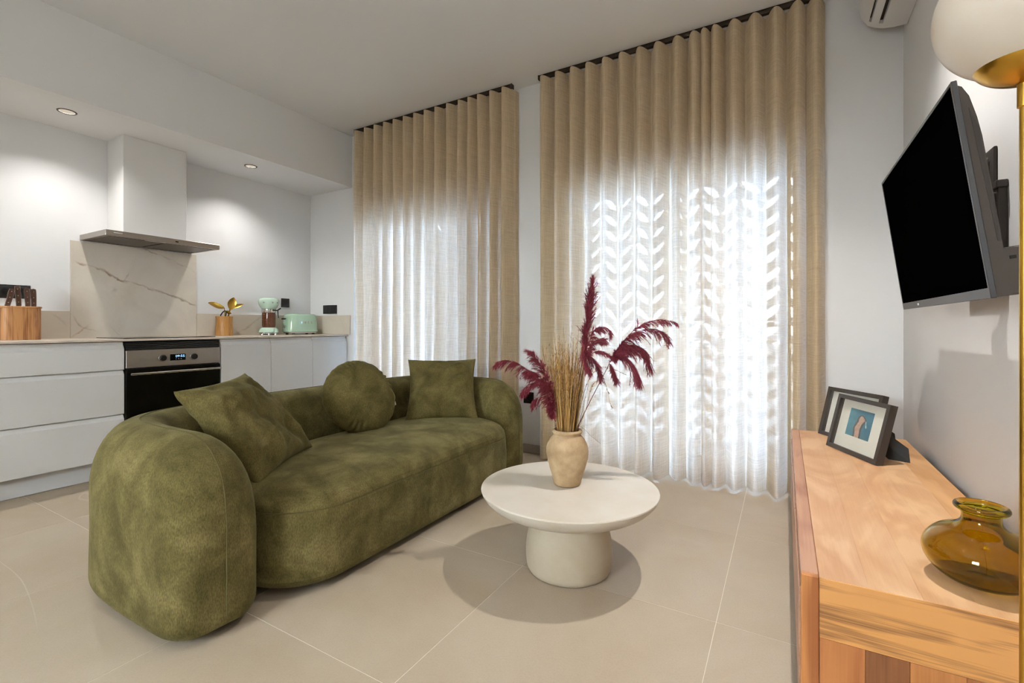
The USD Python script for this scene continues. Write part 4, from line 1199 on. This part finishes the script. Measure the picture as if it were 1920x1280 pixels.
for y in (-0.11, 0.11):
    for x in (-0.05, 0.05):
        part(to, 'foot', lathe([(0, 0), (0.014, 0), (0.013, 0.012), (0, 0.012)], 14, (x, y, 0)), 'black')
for x in (-0.022, 0.022):
    part(to, 'slot', rbox(x - 0.011, x + 0.011, -0.095, 0.095, 0.2025, 0.2045, 0.0008), 'black')
part(to, 'lever', cat(rbox(-0.006, 0.006, -0.178, -0.158, 0.150, 0.158, 0.002), rbox(-0.022, 0.022, -0.192, -0.176, 0.146, 0.160, 0.004)), 'black')
part(to, 'dial', xf(lathe([(0, 0), (0.016, 0), (0.0145, 0.016), (0, 0.017)], 24), trimesh.transformations.rotation_matrix(PI / 2, (1, 0, 0))).apply_translation((0.0, -0.160, 0.075)), 'chrome')
for ch, y in zip('SMEG', (-0.062, -0.024, 0.018, 0.052)):
    L_ = wall_text(ch, 0.021, 0.004, (0.0870, y, 0.108))
    part(to, 'letter', L_, 'chrome', smooth=False)

# ================================================================== CONSOLE
CX0, CX1, CY0, CY1, CZ = 0.033, 0.530, 1.295, 3.068, 0.42
cs = thing('tv_console', 'long low wooden console against the right wall', 'sideboard')
edges = np.linspace(CX0 + 0.036, CX1, 6)
for k in range(5):
    part(cs, 'top_plank', rbox(edges[k] + 0.00004, edges[k + 1] - 0.00004, CY0 + 0.0012, CY1, CZ - 0.028, CZ, 0.0003), PLANK[k])
part(cs, 'edge_rail', rbox(CX0, CX0 + 0.0356, CY0 + 0.012, CY1, CZ - 0.045, CZ, 0.002), EDGEW)
for y0, y1 in ((CY0, CY0 + 0.03), (CY1 - 0.03, CY1)):
    part(cs, 'leg', rbox(CX0, CX0 + 0.0356, y0, y1, 0.0, CZ - (0.0005 if y0 == CY0 else 0.0455), 0.002), LEGW)
    part(cs, 'leg', rbox(CX1 - 0.036, CX1, y0, y1, 0.0, CZ - 0.0285, 0.002), LEGW)
part(cs, 'end_rail', rbox(CX0 + 0.0362, CX1 - 0.0005, CY0 - 0.0004, CY0 + 0.022, CZ - 0.138, CZ - 0.0008, 0.0012), RAIL)
ex = [CX0 + 0.0364, 0.155, 0.232, 0.322, 0.415, CX1 - 0.037]
for k in range(5):
    part(cs, 'end_plank', rbox(ex[k], ex[k + 1] - 0.0005, CY0 + 0.002, CY0 + 0.020, 0.055, CZ - 0.1388, 0.0008), ENDP[k])
part(cs, 'far_end_panel', rbox(CX0 + 0.036, CX1 - 0.036, CY1 - 0.022, CY1 - 0.002, 0.055, CZ - 0.029, 0.001), ENDP[0])
part(cs, 'bottom_panel', box(CX0 + 0.02, CX1 - 0.01, CY0 + 0.03, CY1 - 0.03, 0.055, 0.073), LEGW)
part(cs, 'back_panel', box(CX1 - 0.012, CX1 - 0.002, CY0 + 0.03, CY1 - 0.03, 0.055, CZ - 0.029), LEGW)
dy = np.linspace(CY0 + 0.034, CY1 - 0.034, 4)
for k in range(3):
    part(cs, 'drawer_front', rbox(CX0 - 0.004, CX0 + 0.016, dy[k] + 0.003, dy[k + 1] - 0.003, 0.078, CZ - 0.049, 0.002), EDGEW)

# picture frames ----------------------------------------------------------


def picture_frame(label, w, h, c, yaw, pitch, bw, dep, pic):
    """c: centre of the front face"""
    n0 = np.array([math.cos(yaw), math.sin(yaw), 0]); r = np.array([-math.sin(yaw), math.cos(yaw), 0])
    u = UP * math.cos(pitch) - n0 * math.sin(pitch)
    base = c - u * h / 2
    T = frame_from(r, u, c - base)
    t = thing('picture_frame', label, 'picture frame', base)
    fr = ring_frame(w, h, bw, dep)
    part(t, 'frame', xf(move(fr, 0, dep / 2, 0), T), 'frame_wood', smooth=False)
    part(t, 'mat_board', xf(box(-w / 2 + bw - 0.002, w / 2 - bw + 0.002, 0.021, 0.024, -h / 2 + bw - 0.002, h / 2 - bw + 0.002), T), 'mat_board', smooth=False)
    part(t, 'backing', xf(box(-w / 2 + bw - 0.002, w / 2 - bw + 0.002, 0.0245, dep - 0.002, -h / 2 + bw - 0.002, h / 2 - bw + 0.002), T), 'black_matt', smooth=False)
    part(t, 'glass', xf(box(-w / 2 + bw - 0.001, w / 2 - bw + 0.001, 0.005, 0.0065, -h / 2 + bw - 0.001, h / 2 - bw + 0.001), T), 'pane', smooth=False)
    if pic:
        pw, ph, ox, oz = pic
        nx, nz = 90, 84
        gx, gz = np.meshgrid(np.linspace(-0.5, 0.5, nx), np.linspace(-0.5, 0.5, nz))
        v = np.stack([gx * pw + ox, np.full_like(gx, 0.0206), gz * ph + oz], -1).reshape(-1, 3)
        i, j = np.meshgrid(np.arange(nz - 1), np.arange(nx - 1), indexing='ij')
        q = np.stack([i * nx + j, i * nx + j + 1, (i + 1) * nx + j + 1, (i + 1) * nx + j], -1).reshape(-1, 4)
        P = np.stack([gx * 6, gz * 6, gx * 0], -1)
        nn = meshkit.fbm(P, 4, 3)
        sea = np.array(lin((74, 132, 152)))[None, None] * (1 - gx[..., None] * 0.35) + np.array([0.02, 0.05, 0.05]) * (nn[..., None] - 0.5) * 2 + np.array(lin((30, 60, 60))) * np.clip(-gx - 0.1, 0, 1)[..., None]
        sea[..., 2] += 0.06 * np.clip(gx + gz * 0.2, 0, 1)
        cx_ = 0.02 + 0.10 * (gz - 0.1) * (gz < 0.2) + 0.03 * np.sin(gz * 9)
        half = np.where(gz < 0.12, 0.135, 0.155 * np.sqrt(np.clip(1 - ((gz - 0.12) / 0.19) ** 2, 0, 1))) + 0.05 * (nn - 0.5)
        edge = np.abs(gx - cx_) - half
        inside = (edge < 0) & (gz < 0.31)
        rim = (np.abs(edge) < 0.035) & (gz < 0.33)
        land = np.array(lin((196, 158, 140)))[None, None] * (0.75 + 0.5 * meshkit.fbm(P * 3, 3, 9)[..., None])
        col = np.where(rim[..., None], np.array(lin((92, 92, 96)))[None, None] * (0.6 + 0.8 * nn[..., None]), np.where(inside[..., None], land, sea))
        wake = (np.abs((gx - 0.27) + 0.25 * (gz - 0.0)) < 0.012 + 0.01 * (gz < 0)) & (np.abs(gz - 0.03) < 0.11)
        col = np.where(wake[..., None], np.array(lin((210, 222, 222)))[None, None], col)
        part(t, 'picture', xf(trimesh.Trimesh(v, np.vstack([q[:, [0, 1, 2]], q[:, [0, 2, 3]]]), process=False), T), 'print', smooth=False, color=np.clip(col, 0.01, 1).reshape(-1, 3))
    # easel leg: a board hinged on the back, its outer end standing on the console
    leg = [T[:3, :3] @ np.array(q) + T[:3, 3] for q in EASEL]
    nn_ = np.cross(leg[1] - leg[0], leg[2] - leg[0]); nn_ /= np.linalg.norm(nn_)
    part(t, 'easel_leg', loft([[q - nn_ * 0.0015 for q in leg], [q + nn_ * 0.0015 for q in leg]]), 'black_matt', smooth=False)
    hinge, d, L = leg[2], (leg[0] - leg[2]), 1.0
    part(t, 'stay_cord', tube(spline([T[:3, :3] @ np.array([0.0, dep, -h * 0.34]) + T[:3, 3], (T[:3, :3] @ np.array([0.0, dep + 0.04, -h * 0.40]) + T[:3, 3]), hinge + d * 0.5], 16), 0.0012, 6), 'black')
    return t


FH = 0.257
_n = np.array([math.cos(-2.678), math.sin(-2.678), 0]); _u = UP * math.cos(0.243) - _n * math.sin(0.243)
_T = frame_from((-math.sin(-2.678), math.cos(-2.678), 0), _u, _u * FH / 2)
_b = np.array([0.2753, 2.599, CZ + 0.0019 + FH / 2 * math.cos(0.243)]) - _u * FH / 2
EASEL = [_T[:3, :3].T @ (np.array(q) - _b - _T[:3, 3]) for q in ((0.457, 2.556, CZ + 0.0006), (0.452, 2.560, 0.479), (0.330, 2.600, 0.575), (0.312, 2.606, 0.50), (0.388, 2.582, CZ + 0.0006))]
picture_frame('dark frame with a seaside aerial photo in a white mount, front one of two', 0.338, FH, np.array([0.2753, 2.599, CZ + 0.0004 + FH / 2 * math.cos(0.243) + 0.0015]), -2.678, 0.243, 0.019, 0.030, (0.155, 0.125, -0.012, 0.014))
picture_frame('dark frame with an empty white mount, standing behind the front one', 0.338, FH, np.array([0.2764, 2.892, CZ + 0.0004 + FH / 2 * math.cos(0.243) + 0.0015]), -2.528, 0.243, 0.019, 0.030, None)

# amber bottle vase -----------------------------------------------------
av = thing('glass_vase', 'squat amber glass vase with a narrow neck on the near end of the console', 'vase', (0.384, 1.452, CZ + 0.0006))
outer = np.vstack([[(0.0, 0.004), (0.030, 0.002), (0.045, 0.0)], smooth_profile([(0.052, 0.001), (0.082, 0.018), (0.101, 0.046), (0.104, 0.066), (0.094, 0.092), (0.070, 0.114), (0.045, 0.126), (0.036, 0.136), (0.034, 0.150), (0.036, 0.158)], 60),
                   smooth_profile([(0.040, 0.160), (0.047, 0.164), (0.048, 0.170), (0.044, 0.175), (0.038, 0.175)], 14)])
inner = smooth_profile([(0.033, 0.170), (0.0305, 0.150), (0.0325, 0.134), (0.042, 0.1215), (0.067, 0.1095), (0.0905, 0.089), (0.1002, 0.066), (0.0972, 0.047), (0.079, 0.0215), (0.048, 0.007)], 50)
part(av, 'body', lathe(np.vstack([outer, inner, [(0.02, 0.0075), (0.0, 0.008)]]), 110), 'amber', smooth=True)

# ================================================================== TELEVISION
TVC, TVW, TVH, TVP = np.array([0.394, 2.049, 1.335]), 0.97, 0.563 * 0.97, -0.135
tn = np.array([-1.0, 0, 0]); tr = np.array([0, -1.0, 0]); tu = UP * math.cos(TVP) - tn * math.sin(TVP)
TT = frame_from(tr, tu, (0, 0, 0))
tv = thing('television', 'black flat-screen television tilted down on a wall bracket', 'television', TVC)
w2, h2 = TVW / 2, TVH / 2
part(tv, 'bezel', xf(cut(rbox(-w2, w2, 0, 0.012, -h2, h2, 0.0015), box(-w2 + 0.009, w2 - 0.009, -0.01, 0.003, -h2 + 0.026, h2 - 0.009)), TT), 'tv_frame', smooth=20)
part(tv, 'screen', xf(box(-w2 + 0.0092, w2 - 0.0092, 0.0012, 0.0028, -h2 + 0.0262, h2 - 0.0092), TT), 'screen', smooth=False)
part(tv, 'badge', xf(rbox(-0.230, -0.212, -0.0012, 0.0005, -h2 + 0.009, -h2 + 0.017, 0.0003), TT), 'white_plastic')
prof = [(0.0121, -h2 + 0.002), (0.0121, h2 - 0.012), (0.020, h2 - 0.018), (0.030, h2 - 0.045), (0.037, h2 - 0.10), (0.040, h2 - 0.15), (0.040, -h2 + 0.13)]
shell_ = extrude(prof + [(0.040, -h2 + 0.002)], 'x', -w2 + 0.006, w2 - 0.006)
part(tv, 'back_shell', xf(shell_, TT), 'tv_shell', smooth=20)
part(tv, 'back_recess_line', xf(extrude([(0.025, h2 - 0.075), (0.036, h2 - 0.125), (0.0385, -h2 + 0.135), (0.032, -h2 + 0.135)], 'x', w2 - 0.0065, w2 - 0.0045), TT), 'bracket', smooth=20)
lowb = part(tv, 'connector_box', xf(rbox(-w2 + 0.03, w2 - 0.010, 0.030, 0.078, -h2 + 0.002, -h2 + 0.118, 0.004), TT), 'tv_shell')
for k in range(4):
    part(tv, 'vent_rib', xf(rbox(-w2 + 0.06, w2 - 0.0085, 0.0775, 0.0805, -h2 + 0.02 + k * 0.022, -h2 + 0.026 + k * 0.022, 0.001), TT), 'bracket')
part(tv, 'port', xf(rbox(w2 - 0.011, w2 - 0.0085, 0.048, 0.060, -h2 + 0.088, -h2 + 0.096, 0.0005), TT), 'black')
br_ = thing('television_bracket', 'dark articulated wall bracket holding the television', 'wall bracket', (XR, 1.905, 1.27))
part(br_, 'wall_bar', cat(rbox(-0.022, -0.0005, -0.016, 0.016, -0.15, 0.142, 0.002), rbox(-0.026, -0.0005, -0.022, 0.022, 0.128, 0.150, 0.002)), 'bracket')
part(br_, 'arm', cat(rbox(-0.125, -0.010, 0.02, 0.045, 0.075, 0.122, 0.003), rbox(-0.03, -0.012, -0.005, 0.16, 0.078, 0.118, 0.003)), 'bracket')
part(br_, 'cross_bar', rbox(-0.024, -0.0005, -0.016, 0.30, -0.14, -0.115, 0.002), 'bracket')
part(br_, 'cable_bundle', cat(tube(spline([(-0.075, 0.10, 0.02), (-0.055, 0.02, -0.01), (-0.030, -0.008, -0.035), (-0.034, 0.0, -0.075), (-0.06, 0.06, -0.08)], 30), 0.007, 8),
                              tube(spline([(-0.08, 0.11, 0.03), (-0.06, 0.03, 0.03), (-0.045, 0.018, 0.0), (-0.05, 0.05, -0.05)], 24), 0.006, 8)), 'chrome')
ws = plate('wall_socket', 'dark framed wall socket with a white insert behind the television', 'wall socket', (XR, 2.032, 1.474), 'X', 0.135, 0.135, ('socket', 1), 'bracket')
part(ws, 'insert', rbox(XR - 0.0135, XR - 0.009, 2.010, 2.052, 1.486, 1.521, 0.002), 'white_plastic')

# ================================================================== AIR CONDITIONER
ac = thing('air_conditioner', 'white wall-mounted air conditioner high in the corner above the television', 'air conditioner', (XR, 0, 0))
AP = [(-0.002, 2.573), (-0.06, 2.574), (-0.104, 2.582), (-0.140, 2.596), (-0.168, 2.614), (-0.196, 2.66), (-0.204, 2.715), (-0.204, 2.82), (-0.190, 2.845), (-0.002, 2.845)]
acb = extrude(AP, 'y', 2.36, 3.17)
for (x0, z0, x1, z1) in ((-0.168, 2.606, -0.158, 2.640), (-0.126, 2.582, -0.108, 2.612)):
    acb = cut(acb, box(x0, x1, 2.40, 3.125, z0 - 0.03, z1))
part(ac, 'body', acb, 'white_plastic', smooth=25)
part(ac, 'louvre', extrude([(-0.157, 2.6085), (-0.127, 2.5925), (-0.126, 2.595), (-0.156, 2.611)], 'y', 2.41, 3.12), 'white_plastic', smooth=False)
part(ac, 'outlet_slot', cat(box(-0.1675, -0.1585, 2.40, 3.125, 2.632, 2.639), box(-0.1255, -0.1085, 2.40, 3.125, 2.606, 2.611)), 'vent_dark', smooth=False)
part(ac, 'mounting_plate', box(-0.0019, -0.0002, 2.34, 3.18, 2.58, 2.84), 'white_plastic', smooth=False)

# ================================================================== FLOOR LAMP
lp = at_w(1921, 609.2, 0.77); lp[2] = 0
fl_ = thing('floor_lamp', 'slim brass floor lamp with an opal glass globe on a dish', 'floor lamp', lp)
part(fl_, 'base', lathe([(0, 0), (0.13, 0), (0.135, 0.004), (0.134, 0.012), (0.12, 0.016), (0.012, 0.020), (0, 0.02)], 64), 'brass', smooth=40)
part(fl_, 'pole', tube([(0, 0, 0.018), (0, 0, 0.7), (0, 0, 1.392)], 0.0062, 20), 'brass', smooth=40)
part(fl_, 'collar', lathe([(0.0064, 1.355), (0.0088, 1.356), (0.0088, 1.396), (0.0, 1.398)], 28), 'brass', smooth=40)
part(fl_, 'dish', lathe(np.vstack([[(0.0, 1.393)], smooth_profile([(0.010, 1.3935), (0.035, 1.402), (0.055, 1.417), (0.064, 1.434)], 20), [(0.0625, 1.435)], smooth_profile([(0.060, 1.432), (0.05, 1.419), (0.03, 1.409), (0.0, 1.406)], 16)]), 64), 'brass', smooth=40)
part(fl_, 'globe', lathe([(0.1145 * math.cos(t_), 1.523 + 0.1145 * math.sin(t_)) for t_ in np.linspace(-PI / 2, PI / 2, 60)], 80), 'opal', smooth=True)
